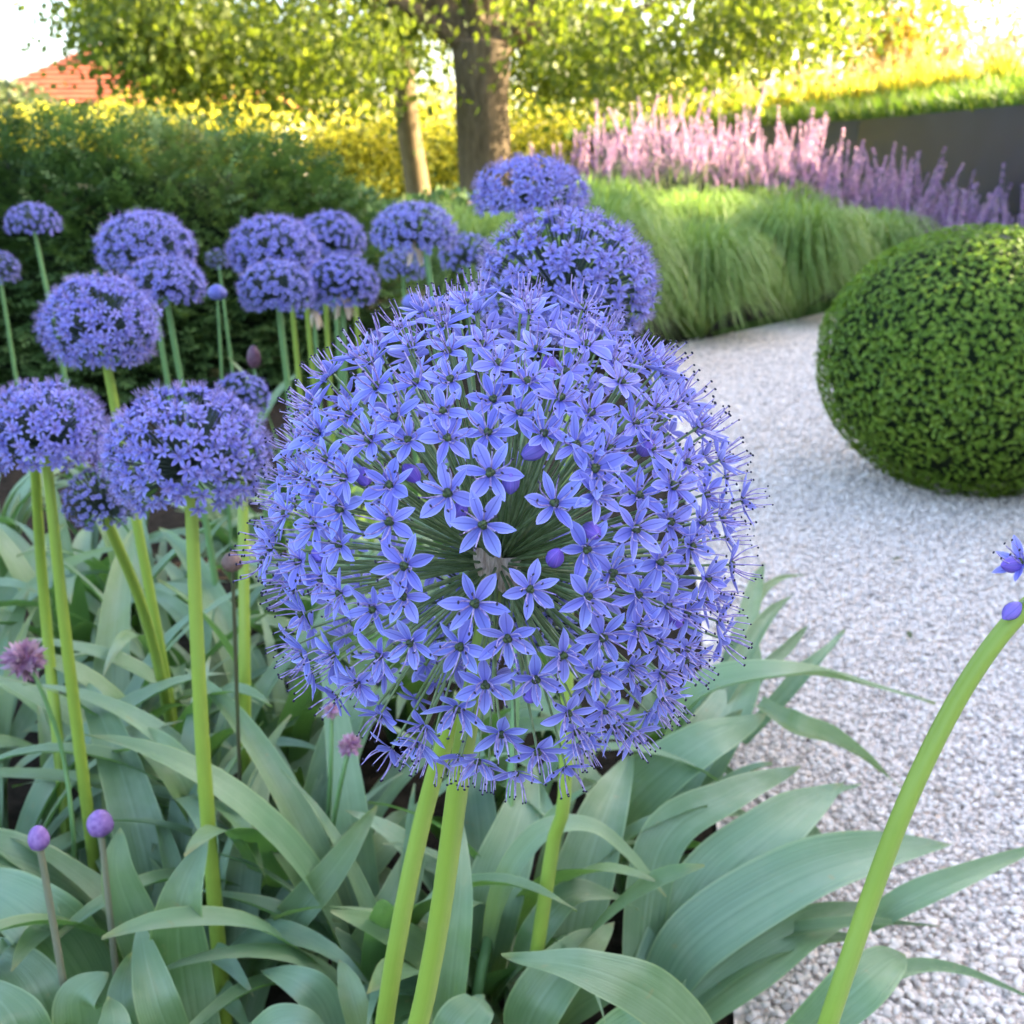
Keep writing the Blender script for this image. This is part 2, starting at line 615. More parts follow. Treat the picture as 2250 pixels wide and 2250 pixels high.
sheet('ground', [(-300, -60), (300, -60), (300, 600), (-300, 600)], 0.0, 'lawn')
sheet('planting_bed', [(-6, 0.1), (0.9, 0.1), (0.9, 5.0), (1.9, 6.4), (2.6, 7.4), (2.6, 9.0), (-6, 9.0)], 0.004, 'soil')
PATH = [(0.17, 0.30), (0.20, 0.80), (0.25, 1.2), (0.33, 1.8), (0.42, 2.6), (0.47, 3.6), (0.56, 4.45), (1.05, 5.0), (1.57, 5.6), (2.25, 6.3),
        (2.75, 7.3), (3.6, 7.3), (6.0, 5.0), (6.0, -3.0), (0.3, -3.0)]
sheet('gravel_path', PATH, 0.010, 'path')


def in_poly(x, y, poly):
    inside = np.zeros(len(x), bool)
    n = len(poly)
    for i in range(n):
        x0, y0 = poly[i]
        x1, y1 = poly[(i + 1) % n]
        c = ((y0 > y) != (y1 > y)) & (x < (x1 - x0) * (y - y0) / (y1 - y0 + 1e-12) + x0)
        inside ^= c
    return inside


def ico(sub):
    t = (1 + 5 ** 0.5) / 2
    V = nrm(np.array([(-1, t, 0), (1, t, 0), (-1, -t, 0), (1, -t, 0), (0, -1, t), (0, 1, t), (0, -1, -t), (0, 1, -t), (t, 0, -1), (t, 0, 1), (-t, 0, -1), (-t, 0, 1)], float))
    F = [(0, 11, 5), (0, 5, 1), (0, 1, 7), (0, 7, 10), (0, 10, 11), (1, 5, 9), (5, 11, 4), (11, 10, 2), (10, 7, 6), (7, 1, 8), (3, 9, 4), (3, 4, 2), (3, 2, 6), (3, 6, 8), (3, 8, 9), (4, 9, 5), (2, 4, 11), (6, 2, 10), (8, 6, 7), (9, 8, 1)]
    V = list(V)
    for _ in range(sub):
        mid, F2 = {}, []

        def mp(a, b):
            k = (min(a, b), max(a, b))
            if k not in mid:
                mid[k] = len(V)
                V.append(nrm((V[a] + V[b]) / 2))
            return mid[k]
        for a, b, c in F:
            x, y, z = mp(a, b), mp(b, c), mp(c, a)
            F2 += [(a, x, z), (b, y, x), (c, z, y), (x, y, z)]
        F = F2
    return np.array(V), np.array(F)


def pebbles():
    mb = MB()
    spread = [(0.74, 0.96, 50000, 1, 0.0029), (0.96, 1.6, 40000, 0, 0.0031), (1.6, 2.6, 25000, 0, 0.0034), (2.6, 5.1, 10500, 0, 0.0040)]
    for y0, y1, dens, sub, size in spread:
        x0, x1 = 0.12, 0.53 * y1 + 0.12
        n = int((x1 - x0) * (y1 - y0) * dens)
        x = rng.uniform(x0, x1, n)
        y = rng.uniform(y0, y1, n)
        jig = fbm(np.stack([x, y, 0 * x], 1), 3, 3, 6.0) * 0.05
        ok = in_poly(x + jig, y, PATH) & (x < 0.53 * y + 0.14) & (rng.random(n) > np.clip((y - 2.9) / 2.2, 0, 1))
        x, y = x[ok], y[ok]
        n = len(x)
        bv, bf = ico(sub)
        nv = len(bv)
        r = size * np.exp(rng.normal(0, 0.28, n))
        sc = np.stack([r * rng.uniform(0.8, 1.5, n), r * rng.uniform(0.8, 1.2, n), r * rng.uniform(0.55, 0.9, n)], 1)
        V = bv[None] * (1 + rng.uniform(-0.16, 0.16, (n, nv, 1)) * (1.0 if sub == 0 else 0.7))
        V = V * sc[:, None, :]
        # random tilt then spin
        a = rng.uniform(0, 6.28, n)
        b = rng.normal(0, 0.4, n)
        ca, sa, cb, sb = np.cos(a)[:, None], np.sin(a)[:, None], np.cos(b)[:, None], np.sin(b)[:, None]
        X, Y, Z = V[..., 0], V[..., 1], V[..., 2]
        Y, Z = Y * cb - Z * sb, Y * sb + Z * cb
        X, Y = X * ca - Y * sa, X * sa + Y * ca
        z = 0.010 + rng.random(n) ** 1.6 * 0.0065
        V = np.stack([X + x[:, None], Y + y[:, None], Z + z[:, None]], 2)
        F = (bf[None] + (np.arange(n) * nv)[:, None, None]).reshape(-1, 3)
        U = np.zeros((n, nv, 3))
        U[..., 2] = rng.random(n)[:, None]
        mb.add(V.reshape(-1, 3), F, 0, U.reshape(-1, 3))
    o = mb.build('gravel', 'pebble')
    tag(o, 'pale pinkish grey gravel stones covering the path', 'gravel', kind='stuff')


pebbles()

# ------------------------------------------------------------------ raised bank on the right, behind a dark steel retaining wall
WALL = [(3.05, 6.6), (2.86, 9.6), (2.1, 12.8), (1.2, 15.5)]
WALL_NEAR = (3.55, 3.4)
WALL_TOP = 1.06


ROWS = [(0.03, WALL_TOP - 0.02), (0.7, 1.17), (1.5, 1.33), (4.0, 1.58), (9.0, 1.85), (40.0, 2.0)]


def bank_z(x, y):
    fx = np.interp(y, [3.4, 6.6, 9.6, 12.8, 15.5], [3.55, 3.05, 2.86, 2.1, 1.2])
    d = max(0.0, (x - fx) * 0.94)
    return float(np.interp(d, [r[0] for r in ROWS], [r[1] for r in ROWS]))


def bank():
    mb = MB()
    front = [WALL_NEAR] + WALL + [(0.9, 19.0), (1.6, 25.0)]
    rows = ROWS
    V = []
    for fx, fy in front:
        for d, z in rows:
            V.append((fx + d * 0.94, fy + d * 0.34, z + 0.04 * math.sin(fx * 3 + fy * 2 + d)))
    m = len(rows)
    F = [(i * m + k, i * m + k + 1, (i + 1) * m + k + 1, (i + 1) * m + k) for i in range(len(front) - 1) for k in range(m - 1)]
    mb.add(V, F, 0)
    o = mb.build('bank', 'lawn')
    o['kind'] = 'structure'
    # grass on it
    g = MB()
    n = 26000
    s = rng.random(n) * (len(front) - 1.001)
    i = s.astype(int)
    f = (s - i)[:, None]
    fr = np.array(front)
    base = fr[i] * (1 - f) + fr[i + 1] * f
    d = rng.random(n) ** 1.7 * 4.0
    zz = np.interp(d, [r[0] for r in rows], [r[1] for r in rows])
    P = np.stack([base[:, 0] + (d + 0.05) * 0.94, base[:, 1] + d * 0.34, zz - 0.02], 1)
    D = nrm(np.stack([rng.normal(-0.15, 0.4, n), rng.normal(-0.1, 0.35, n), np.ones(n)], 1))
    leaf_quads(g, P, D, perp(D), rng.uniform(0.10, 0.26, n), rng.uniform(0.006, 0.013, n), 0, None, 0.5)
    og = g.build('bank_grass', 'bank_grass')
    tag(og, 'short green grass growing along the top of the bank', 'grass', kind='stuff')


bank()


def steel_wall():
    pts = [WALL_NEAR] + WALL
    e = empty('retaining_wall', (3.05, 6.6, 0), 'smooth dark blue-grey metal retaining wall holding the grassy bank', 'wall')
    n = 0
    for a, b in zip(pts[:-1], pts[1:]):
        a, b = np.array(a), np.array(b)
        d = nrm(b - a)
        nn = np.array([d[1], -d[0]])
        a2, b2 = a + d * 0.004, b - d * 0.004
        th = 0.03
        c = [a2, b2, b2 + nn * th, a2 + nn * th]
        mb = MB()
        V = [(p[0], p[1], 0.0) for p in c] + [(p[0], p[1], WALL_TOP) for p in c]
        V = [rel(e, v) for v in V]
        mb.add(V, [(0, 3, 2, 1), (4, 5, 6, 7), (0, 1, 5, 4), (1, 2, 6, 5), (2, 3, 7, 6), (3, 0, 4, 7)], 0)
        mb.build('panel', 'steel', e, False)


steel_wall()


# ------------------------------------------------------------------ shrubs, hedges, trees
def shrub(name, label, cat, c, rx, ry, rz, n, size, mat, lump=0.18, seed=1, group=None, shell=0.5, spray=0, droop=0.0, stem=True, wide=0.42, zmin=0.0, core=0.72):
    """leafy shrub: dark core, stem and foliage spread through the outer volume"""
    c = np.asarray(c, float)
    e = empty(name, (c[0], c[1], 0), label, cat, group)
    D = rand_dirs(n)
    if core:
        D[:, 2] = np.abs(D[:, 2]) * 1.0 - 0.25 * (rng.random(n) < 0.5)
    D = nrm(D)
    lum = 1 + lump * fbm(D * 2.4, seed, 4, 1.3)
    rr = (1 - shell * rng.random(n) ** 2.0) * lum
    P = c + D * rr[:, None] * np.array([rx, ry, rz])
    ok = P[:, 2] > zmin
    P, D, rr = P[ok], D[ok], rr[ok]
    n = len(P)
    out = nrm(D / np.array([rx, ry, rz]))
    mb = MB()
    if spray:
        ax = nrm(out + rng.normal(0, 0.55, (n, 3)) + np.array([0, 0, -droop]))
        S0 = nrm(np.cross(ax, np.array([0, 0, 1.0]) + rng.normal(0, 0.35, (n, 3))))
        r0 = rng.random(n)
        for k in range(spray):
            f = k / spray
            sgn = 1 if k % 2 else -1
            d = nrm(ax * 0.75 + S0 * sgn * 0.8 + rng.normal(0, 0.15, (n, 3)))
            s = nrm(np.cross(d, np.cross(S0, ax)))
            leaf_quads(mb, P + ax * (size * 2.6 * f)[..., None] if np.ndim(size) else P + ax * size * 2.6 * f, d, s, size * rng.uniform(0.7, 1.1, n) * (1.1 - 0.5 * f), size * 0.16, 0, np.clip(r0 * 0.7 + rng.random(n) * 0.3, 0, 1))
    else:
        d = nrm(out * 0.7 + rng.normal(0, 0.6, (n, 3)) + np.array([0, 0, -droop]))
        leaf_quads(mb, P, d, perp(d), size * rng.uniform(0.6, 1.25, n), size * wide * rng.uniform(0.8, 1.1, n))
    for v in mb.V:
        v -= np.array(e.location, np.float32)
    f = mb.build('foliage', mat, e)
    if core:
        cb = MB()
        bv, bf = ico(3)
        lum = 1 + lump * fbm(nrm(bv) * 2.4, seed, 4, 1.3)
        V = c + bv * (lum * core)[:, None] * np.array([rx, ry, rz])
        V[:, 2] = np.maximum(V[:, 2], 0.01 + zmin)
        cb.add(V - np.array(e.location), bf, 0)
        cb.build('core_fill', 'dark_core', e)  # added solid core, blocks the view through; its darkness replaces inner shade
    if stem:
        sb = MB()
        tube(sb, spline([(0, 0, 0), (0.02, 0.01, c[2] * 0.5), (0, 0, c[2])], 6), np.linspace(0.06, 0.02, 6) * max(rz, 0.4), 7)
        sb.build('stem', 'bark', e)
    return e


# dark clipped evergreen mass behind the flower heads on the left: two touching shrubs read as one hedge
HX = [-4.6, -2.0, -1.5, -1.27, -0.97, -0.75, -0.60, -0.40]
HT = [0.93, 0.88, 0.85, 0.84, 0.80, 0.73, 0.62, 0.34]


def hedge():
    e = empty('evergreen_hedge', (-2.2, 4.0, 0), 'dark green feathery evergreen hedge behind the flower heads', 'hedge')
    n = 15000
    # profile: top height by x
    xs = rng.uniform(-4.6, -0.4, n)
    top = np.interp(xs, HX, HT)
    a = rng.uniform(-0.25, 1.0, n) * math.pi * 0.5
    depth = np.interp(xs, [-4.6, -1.2, -0.5], [1.05, 0.95, 0.40])
    rad = 1 - 0.28 * rng.random(n) ** 1.8
    P0 = np.stack([xs, -np.cos(a) * depth, np.sin(np.clip(a, 0, 9)) * top], 1)
    rad = rad * (1 + 0.10 * fbm(P0, 11, 4, 3.2))
    y = 4.15 - np.cos(a) ** 0.7 * depth * rad if False else 4.15 - np.abs(np.cos(a)) ** 0.6 * depth * rad
    z = np.where(a < 0, rng.uniform(0.02, 0.4, n), np.abs(np.sin(a)) ** 0.75 * top * rad)
    P = np.stack([xs, y, z], 1)
    out = nrm(np.stack([0.2 * rng.normal(size=n), -np.cos(a) - 0.1, np.sin(np.clip(a, 0, 9)) + 0.15], 1))
    ax = nrm(out * 0.8 + np.stack([rng.normal(0.35, 0.75, n), rng.normal(-0.2, 0.3, n), rng.normal(-0.1, 0.25, n)], 1))
    S0 = nrm(np.cross(ax, np.array([0, 0, 1.0]) + rng.normal(0, 0.4, (n, 3))))
    clump = np.clip(0.45 + 0.5 * fbm(P, 21, 3, 5.0) + rng.normal(0, 0.14, n), 0, 0.97)
    clump[rng.random(n) < 0.012] = 1.0
    mb = MB()
    size = 0.034
    for k in range(9):
        f = k / 9
        sgn = 1 if k % 2 else -1
        d = nrm(ax * 0.8 + S0 * sgn * 0.75 + rng.normal(0, 0.12, (n, 3)))
        s = nrm(np.cross(d, np.cross(S0, ax)))
        leaf_quads(mb, P + ax * 0.10 * f - rel(e, (0, 0, 0)) * 0, d, s, size * rng.uniform(0.7, 1.1, n) * (1.15 - 0.6 * f), size * 0.17, 0, clump)
    for v in mb.V:
        v -= np.array(e.location, np.float32)
    mb.build('foliage', 'hedge', e)
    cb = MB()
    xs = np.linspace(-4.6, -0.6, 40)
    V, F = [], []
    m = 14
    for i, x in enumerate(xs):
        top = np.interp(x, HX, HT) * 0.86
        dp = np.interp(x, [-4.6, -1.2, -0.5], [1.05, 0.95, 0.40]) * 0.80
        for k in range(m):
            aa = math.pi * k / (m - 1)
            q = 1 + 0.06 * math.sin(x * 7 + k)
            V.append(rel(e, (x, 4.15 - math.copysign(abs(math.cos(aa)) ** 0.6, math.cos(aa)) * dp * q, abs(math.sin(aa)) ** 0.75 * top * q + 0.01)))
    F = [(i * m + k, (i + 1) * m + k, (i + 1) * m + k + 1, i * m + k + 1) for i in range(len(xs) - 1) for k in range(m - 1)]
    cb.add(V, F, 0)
    cb.build('core_fill', 'dark_core', e)  # opaque dark filler added inside the hedge, shade put into its colour
    for x in (-3.6, -2.4, -1.5, -0.9):
        sb = MB()
        tube(sb, spline([(x, 4.1, 0), (x + 0.03, 4.1, 0.25), (x, 4.15, 0.5)], 5) - np.array(e.location), np.linspace(0.035, 0.015, 5), 6)
        sb.build('stem', 'bark', e)


hedge()


def tree(name, label, base, r0, fork_z, lean, limbs, clusters, leaf, mat, bark, nleaf, cl_r, group=None, seed=0):
    g = np.random.default_rng(seed)
    base = np.asarray(base, float)
    e = empty(name, tuple(base), label, 'tree', group)
    tb = MB()
    zz = np.linspace(-0.05, fork_z, 16)
    path = np.stack([lean[0] * zz / fork_z + 0.01 * np.sin(zz * 4), lean[1] * zz / fork_z + 0 * zz, zz], 1)
    rad = r0 * (1 + 0.35 * np.exp(-zz / 0.22) - 0.06 * zz / fork_z + 0.16 * np.clip((zz - fork_z * 0.72) / (fork_z * 0.28), 0, 1) ** 2)
    tube(tb, path, rad, 20, 0, True, 0, 0.05)
    tb.build('trunk', bark, e)
    top = path[-1]
    ends = []
    for (dx, dy, dz, rr) in limbs:
        lb = MB()
        p1 = top + np.array([0, 0, -0.12])
        p4 = top + np.array([dx, dy, dz])
        p2 = p1 + (p4 - p1) * 0.35 + np.array([0, 0, 0.12 * abs(dz) + 0.05])
        p3 = p1 + (p4 - p1) * 0.7 + g.normal(0, 0.1, 3)
        pp = spline([p1, p2, p3, p4], 12)
        tube(lb, pp, np.linspace(rr, rr * 0.3, 12), 9, 0, True, 0, 0.08)
        for _ in range(4):
            q = pp[g.integers(4, 12)]
            q2 = q + g.normal(0, 1, 3) * np.array([0.8, 0.8, 0.4])
            tube(lb, spline([q, (q + q2) / 2 + np.array([0, 0, 0.1]), q2], 6), np.linspace(rr * 0.3, rr * 0.06, 6), 5)
        lb.build('limb', bark, e)
    mb = MB()
    for c in clusters:
        n = int(nleaf * c[4])
        P = np.array(c[:3]) - base + g.normal(0, 1, (n, 3)) * np.array([cl_r, cl_r, cl_r * 0.55]) * c[3]
        P[:, 2] -= 0.25 * (np.linalg.norm(P[:, :2] - (np.array(c[:2]) - base[:2]), axis=1)) ** 2 * 0.4
        D = nrm(g.normal(0, 0.55, (n, 3)) + np.array([0, 0, -0.75]))
        S = nrm(np.cross(D, g.normal(0, 1, (n, 3))))
        r = np.clip(c[5] + g.normal(0, 0.2, n), 0, 1)
        leaf_quads(mb, P, D, S, leaf * g.uniform(0.6, 1.2, n), leaf * 0.30 * g.uniform(0.8, 1.2, n), 0, r)
    mb.build('crown', mat, e)
    return e


TG = np.random.default_rng(5)


def crown_clusters():
    out = []
    # lower skirt of the broad crown, seen from below its edge
    for _ in range(135):
        px = TG.uniform(330, 1800)
        y = TG.uniform(9.0, 13.5)
        lo = np.interp(px, [330, 480, 700, 880, 1000, 1180, 1300, 1500, 1650, 1800], [170, 205, 215, 170, 10, 40, 190, 225, 130, 60])
        py = lo - abs(TG.normal(0, 1)) * 95 - 25
        if 830 < px < 1140:
            y = TG.uniform(12.7, 14.5)
        r = ray(px, py)
        t = y / r[1]
        p = CAMP + r * t
        out.append((p[0], p[1], p[2], 1.0, 1.0, TG.uniform(0.15, 0.7)))
    for _ in range(26):                              # boughs behind the trunk, towards the lavender
        px, py, y = TG.uniform(1120, 1420), TG.uniform(20, 200), TG.uniform(13.0, 15.0)
        p = CAMP + ray(px, py) * (y / ray(px, py)[1])
        out.append((p[0], p[1], p[2], 0.9, 1.0, TG.uniform(0.2, 0.7)))
    for _ in range(45):                              # left tip of the crown against the sky
        px = TG.uniform(215, 420)
        y = TG.uniform(9.5, 11.5)
        py = np.interp(px, [215, 300, 420], [25, 130, 190]) - abs(TG.normal(0, 1)) * 70
        p = CAMP + ray(px, py) * (y / ray(px, py)[1])
        out.append((p[0], p[1], p[2], 0.7, 0.6, TG.uniform(0.1, 0.6)))
    for _ in range(150):                             # the rest of the crown above the frame
        a = TG.uniform(0, 6.28)
        q = TG.random() ** 0.5
        z = TG.uniform(2.4, 6.2)
        w = 5.0 * math.sqrt(max(0.05, 1 - ((z - 2.2) / 4.6) ** 2))
        out.append((-0.3 + math.cos(a) * q * w, 12.0 + math.sin(a) * q * w * 0.8, z, 1.6, 1.0, TG.uniform(0.2, 0.8)))
    return out


b1 = DT(922, 300, 12.0)
tree('big_tree', 'broad shade tree with thick grey-brown trunk and low leafy crown', (b1[0], 12.0, 0), 0.285, 1.86, (-0.06, 0.0),
     [(-1.7, -0.2, 1.2, 0.17), (1.9, 0.2, 0.45, 0.10), (0.35, 0.6, 2.4, 0.20), (-2.6, -1.2, 0.9, 0.10), (2.3, -1.0, 1.3, 0.10), (-0.5, -1.4, 1.6, 0.12)],
     crown_clusters(), 0.088, 'tree_leaf', 'bark', 185, 0.33, None, 3)
b2 = DT(792, 350, 15.5)
cl2 = []
for _ in range(60):
    a = TG.uniform(0, 6.28)
    q = TG.random() ** 0.5 * 2.6
    cl2.append((b2[0] + math.cos(a) * q, 15.5 + math.sin(a) * q, TG.uniform(2.0, 4.6), 1.2, 1.0, TG.uniform(0.3, 0.8)))
tree('slim_tree', 'slimmer sunlit tree trunk standing left behind the thick trunk', (b2[0] + 0.05, 15.5, 0), 0.16, 2.1, (-0.22, 0.0),
     [(-1.0, 0.0, 1.3, 0.10), (0.8, 0.3, 1.4, 0.10), (0.1, -0.6, 1.7, 0.10)], cl2, 0.085, 'tree_leaf', 'bark2', 170, 0.35, None, 4)

# bright sunlit shrubs beyond the trees
specs = [(-9.6, 24.0, 2.2, 1.6, 1.7), (-6.3, 23.0, 2.3, 1.6, 2.1), (-3.2, 22.5, 2.2, 1.5, 1.9), (-0.6, 22.0, 2.1, 1.5, 2.0), (2.0, 21.5, 2.2, 1.5, 2.1), (4.9, 22.5, 2.3, 1.6, 2.4)]
lab = ['golden leafy shrub farthest towards the tiled house', 'golden shrub seen between the hedge top and the slim trunk', 'golden shrub directly behind the slim trunk',
       'golden shrub directly behind the thick trunk', 'golden shrub glowing just behind the pink end of the lavender', 'golden shrub behind the crown above the lavender spikes']
for i, (x, y, rx, ry, rz) in enumerate(specs):
    shrub('golden_shrub', lab[i], 'shrub', (x, y, rz * 0.45), rx, ry, rz * 0.62, 13000, 0.095, 'gold_leaf', 0.25, 30 + i, 'golden shrubs beyond the trees', 0.95, 0, 0.2, True, 0.38, 0.0, 0)
# low green shrubs at the foot of the trees
for i, (x, y, s) in enumerate([(-1.5, 8.6, 0.42), (-0.55, 8.2, 0.36), (0.35, 8.0, 0.40)]):
    shrub('low_shrub', ['low green shrub at the hedge end below the golden foliage', 'low green shrub at the foot of the thick trunk', 'low green shrub between the thick trunk and the lavender'][i],
          'shrub', (x, y, s * 0.4), 0.7, 0.5, s, 3000, 0.06, 'hedge', 0.2, 40 + i, 'low shrubs under the trees', 0.4)

# sunlit trees and shrubs on the bank, upper right
p = DT(1690, 60, 17.0)
shrub('amber_tree', 'amber sunlit bushy tree behind the golden grasses on the bank', 'tree', (p[0], p[1], 2.5), 1.05, 1.0, 0.95, 5200, 0.10, 'orange_leaf', 0.25, 51, None, 0.95, 0, 0.1, True, 0.36, 1.3, 0)
p = DT(1870, 45, 22.0)
shrub('dark_tree', 'thin dark-leaved tree against the white sky in the top corner', 'tree', (p[0] + 0.2, p[1], 3.2), 1.2, 1.0, 0.75, 900, 0.12, 'grey_leaf', 0.4, 52, None, 0.8, 0, 0.1, True, 0.36, 1.3, 0)
p = DT(40, 190, 38.0)
shrub('pale_shrub', 'hazy grey-green shrub beside the tiled roof', 'shrub', (p[0] - 1.0, p[1], 1.2), 2.6, 2.0, 2.1, 2600, 0.28, 'grey_leaf', 0.3, 53)


# golden plumed grasses along the bank
def plume_grass(i, x, y, z, s, label):
    e = empty('plume_grass', (x, y, z), label, 'grass clump', 'golden plumed grasses on the bank')
    mb = MB()
    n = 260
    a = rng.uniform(0, 6.28, n)
    o = rng.random(n) ** 0.5 * 0.32 * s
    P = np.stack([np.cos(a) * o, np.sin(a) * o, 0 * a], 1)
    D = nrm(np.stack([np.cos(a) * 0.35 + rng.normal(0, 0.12, n), np.sin(a) * 0.35, np.ones(n)], 1))
    leaf_quads(mb, P, D, perp(D), rng.uniform(0.35, 0.7, n) * s, 0.008, 0, rng.random(n), 0.35)
    mb.build('blades', 'gold_leaf', e)['kind'] = 'stuff'
    pb = MB()
    m = 26
    for k in range(m):
        a = rng.uniform(0, 6.28)
        b = np.array([math.cos(a), math.sin(a), 0]) * 0.30 * s * rng.random()
        tip = b * 2.2 + np.array([0, 0, rng.uniform(0.55, 0.95) * s])
        tube(pb, spline([b, b * 1.3 + (0, 0, 0.3 * s), tip], 5), 0.003, 4, 0, False, 0.3)
        q = 26
        f = rng.random(q)
        Pq = tip - np.array([0, 0, 0.2 * s]) * f[:, None]
        Dq = nrm(np.stack([rng.normal(0, 0.5, q), rng.normal(0, 0.5, q), np.full(q, 0.8)], 1))
        leaf_quads(pb, Pq, Dq, perp(Dq), 0.05 * s, 0.012 * s, 0, rng.uniform(0.3, 1, q))
    pb.build('plumes', 'plume', e)['kind'] = 'stuff'


names_pg = ['nearest the crown tip', 'second along from the crown tip', 'third along from the crown tip', 'below the amber tree, left of its middle', 'below the middle of the amber tree',
            'below the amber tree, right of its middle', 'just beyond the amber tree', 'halfway between amber tree and corner tree', 'below the dark corner tree', 'at the picture edge above the steel wall']
for i in range(10):
    px = 1500 + i * 82
    yy = 14.2 - i * 0.45
    r = ray(px, 150)
    zz = bank_z(r[0] / r[1] * yy, yy) - 0.03
    plume_grass(i, r[0] / r[1] * yy, yy, zz, 0.62 + 0.1 * math.sin(i * 2.1), 'golden grass clump with feathery pink plumes, ' + names_pg[i])


# ------------------------------------------------------------------ fountain grasses and lavender border
def fountain(i, x, y, rx, h, label):
    e = empty('fountain_grass', (x, y, 0), label, 'ornamental grass', 'arching grass mounds edging the gravel')
    mb = MB()
    n = 3800
    a = rng.uniform(0, 6.28, n)
    reach = rx * rng.random(n) ** 0.45
    h0 = h * rng.uniform(0.40, 1.12, n) * (1 - 0.15 * (reach / rx) ** 2)
    b = np.stack([np.cos(a), np.sin(a), 0 * a], 1)
    twist = rng.normal(0, 0.55, n)
    b2 = np.stack([np.cos(a + twist), np.sin(a + twist), 0 * a], 1)
    w = rng.uniform(0.0020, 0.0046, n)
    rr = np.clip(rng.random(n) * 0.7 + 0.3 * fbm(b * 2.5, 60 + i, 3, 1.5) + 0.15, 0, 1)
    qf = rng.uniform(0.42, 1.0, n) ** 0.8
    segs = 6
    side = np.stack([-np.sin(a), np.cos(a), 0 * a], 1)
    V = []
    U = []
    for k in range(segs + 1):
        f = k / segs
        fq = f * qf
        hz = h0 * (1 - (1 - np.minimum(fq * 1.35, 1)) ** 2) - h0 * np.maximum(0, fq - 0.55) ** 2 * 3.6
        pos = b * (0.10 * rx) + b2 * (reach * fq ** 1.25)[:, None]
        pos[:, 2] = np.maximum(hz, 0.01)
        ww = (w * (1 - f ** 2.2) + 0.0004)[:, None]
        V.append(np.stack([pos - side * ww, pos + side * ww], 1))
        U.append(np.stack([np.zeros(n), np.full(n, f), np.clip(rr * 0.7 + 0.3 * f, 0, 1)], 1)[:, None, :].repeat(2, 1))
    V = np.stack(V, 1).reshape(n, -1, 3)
    U = np.stack(U, 1).reshape(n, -1, 3)
    f0 = np.array([(2 * k, 2 * k + 1, 2 * k + 3, 2 * k + 2) for k in range(segs)])
    F = (f0[None] + (np.arange(n) * (segs + 1) * 2)[:, None, None]).reshape(-1, 4)
    mb.add(V.reshape(-1, 3), F, 0, U.reshape(-1, 3))
    mb.build('blades', 'grass', e)['kind'] = 'stuff'


FG = [(0.27, 4.28, 0.50, 0.62, 'arching green grass mound directly behind the blue heads at the gravel corner'),
      (0.80, 4.84, 0.46, 0.50, 'arching green grass mound second along the gravel edge'),
      (1.36, 5.42, 0.52, 0.58, 'arching green grass mound third along the gravel edge'),
      (1.92, 6.03, 0.50, 0.50, 'arching green grass mound behind the clipped ball'),
      (-0.20, 5.2, 0.55, 0.55, 'arching green grass mound below the thick trunk'),
      (0.45, 5.75, 0.55, 0.66, 'grass mound in the second row, in front of the pink lavender'),
      (1.05, 6.4, 0.56, 0.60, 'grass mound in the second row, in front of the purple lavender'),
      (1.65, 7.0, 0.60, 0.60, 'grass mound in the second row, nearest the steel wall')]
for i, f in enumerate(FG):
    fountain(i, *f)

SPK = []
for v in range(4):
    mb = MB()
    h = 0.30
    tube(mb, spline([(0, 0, -0.45), (0.0, 0, -0.1), (0.015 * (v - 1.5), 0, h)], 6), 0.0035, 4, 0, False, 0.5)
    q = 130
    f = rng.random(q)
    ang = rng.uniform(0, 6.28, q)
    ctr = np.stack([0.015 * (v - 1.5) * f, 0 * f, h * f], 1)
    Dq = nrm(np.stack([np.cos(ang), np.sin(ang), np.full(q, 0.75)], 1))
    leaf_quads(mb, ctr, Dq, perp(Dq), 0.021 * (1.05 - 0.5 * f), 0.0075, 1, rng.random(q))
    SPK.append(mb.mesh('flower_spike', ['lav_leaf', 'lav_flower']))


def lavender(x, y, h, n, label):
    e = empty('lavender_plant', (x, y, 0), label, 'lavender', 'lavender plants along the steel wall')
    mb = MB()
    m = 1500
    a = rng.uniform(0, 6.28, m)
    o = rng.random(m) ** 0.5 * 0.33
    P = np.stack([np.cos(a) * o, np.sin(a) * o, rng.random(m) * h * 0.72], 1)
    D = nrm(np.stack([np.cos(a) * 0.4 + rng.normal(0, 0.3, m), np.sin(a) * 0.4 + rng.normal(0, 0.3, m), np.ones(m)], 1))
    leaf_quads(mb, P, D, perp(D), rng.uniform(0.08, 0.2, m), 0.005)
    mb.build('foliage', 'lav_leaf', e)['kind'] = 'stuff'
    for k in range(n):
        o = link('flower_spike', SPK[k % 4], e)
        a = random.uniform(0, 6.28)
        q = random.random() ** 0.5 * 0.44
        tall = random.random() < 0.16
        o.location = (math.cos(a) * q, math.sin(a) * q, h * random.uniform(0.62, 0.95) + (0.05 if tall else 0))
        o.rotation_euler = (-math.sin(a) * q * 0.8 + random.gauss(0, 0.1), math.cos(a) * q * 0.8 + random.gauss(0, 0.12), random.uniform(0, 6.28))
        s = random.uniform(0.7, 1.0) if tall else random.uniform(0.32, 0.62)
        o.scale = (s * 1.2, s * 1.2, s * 1.1)


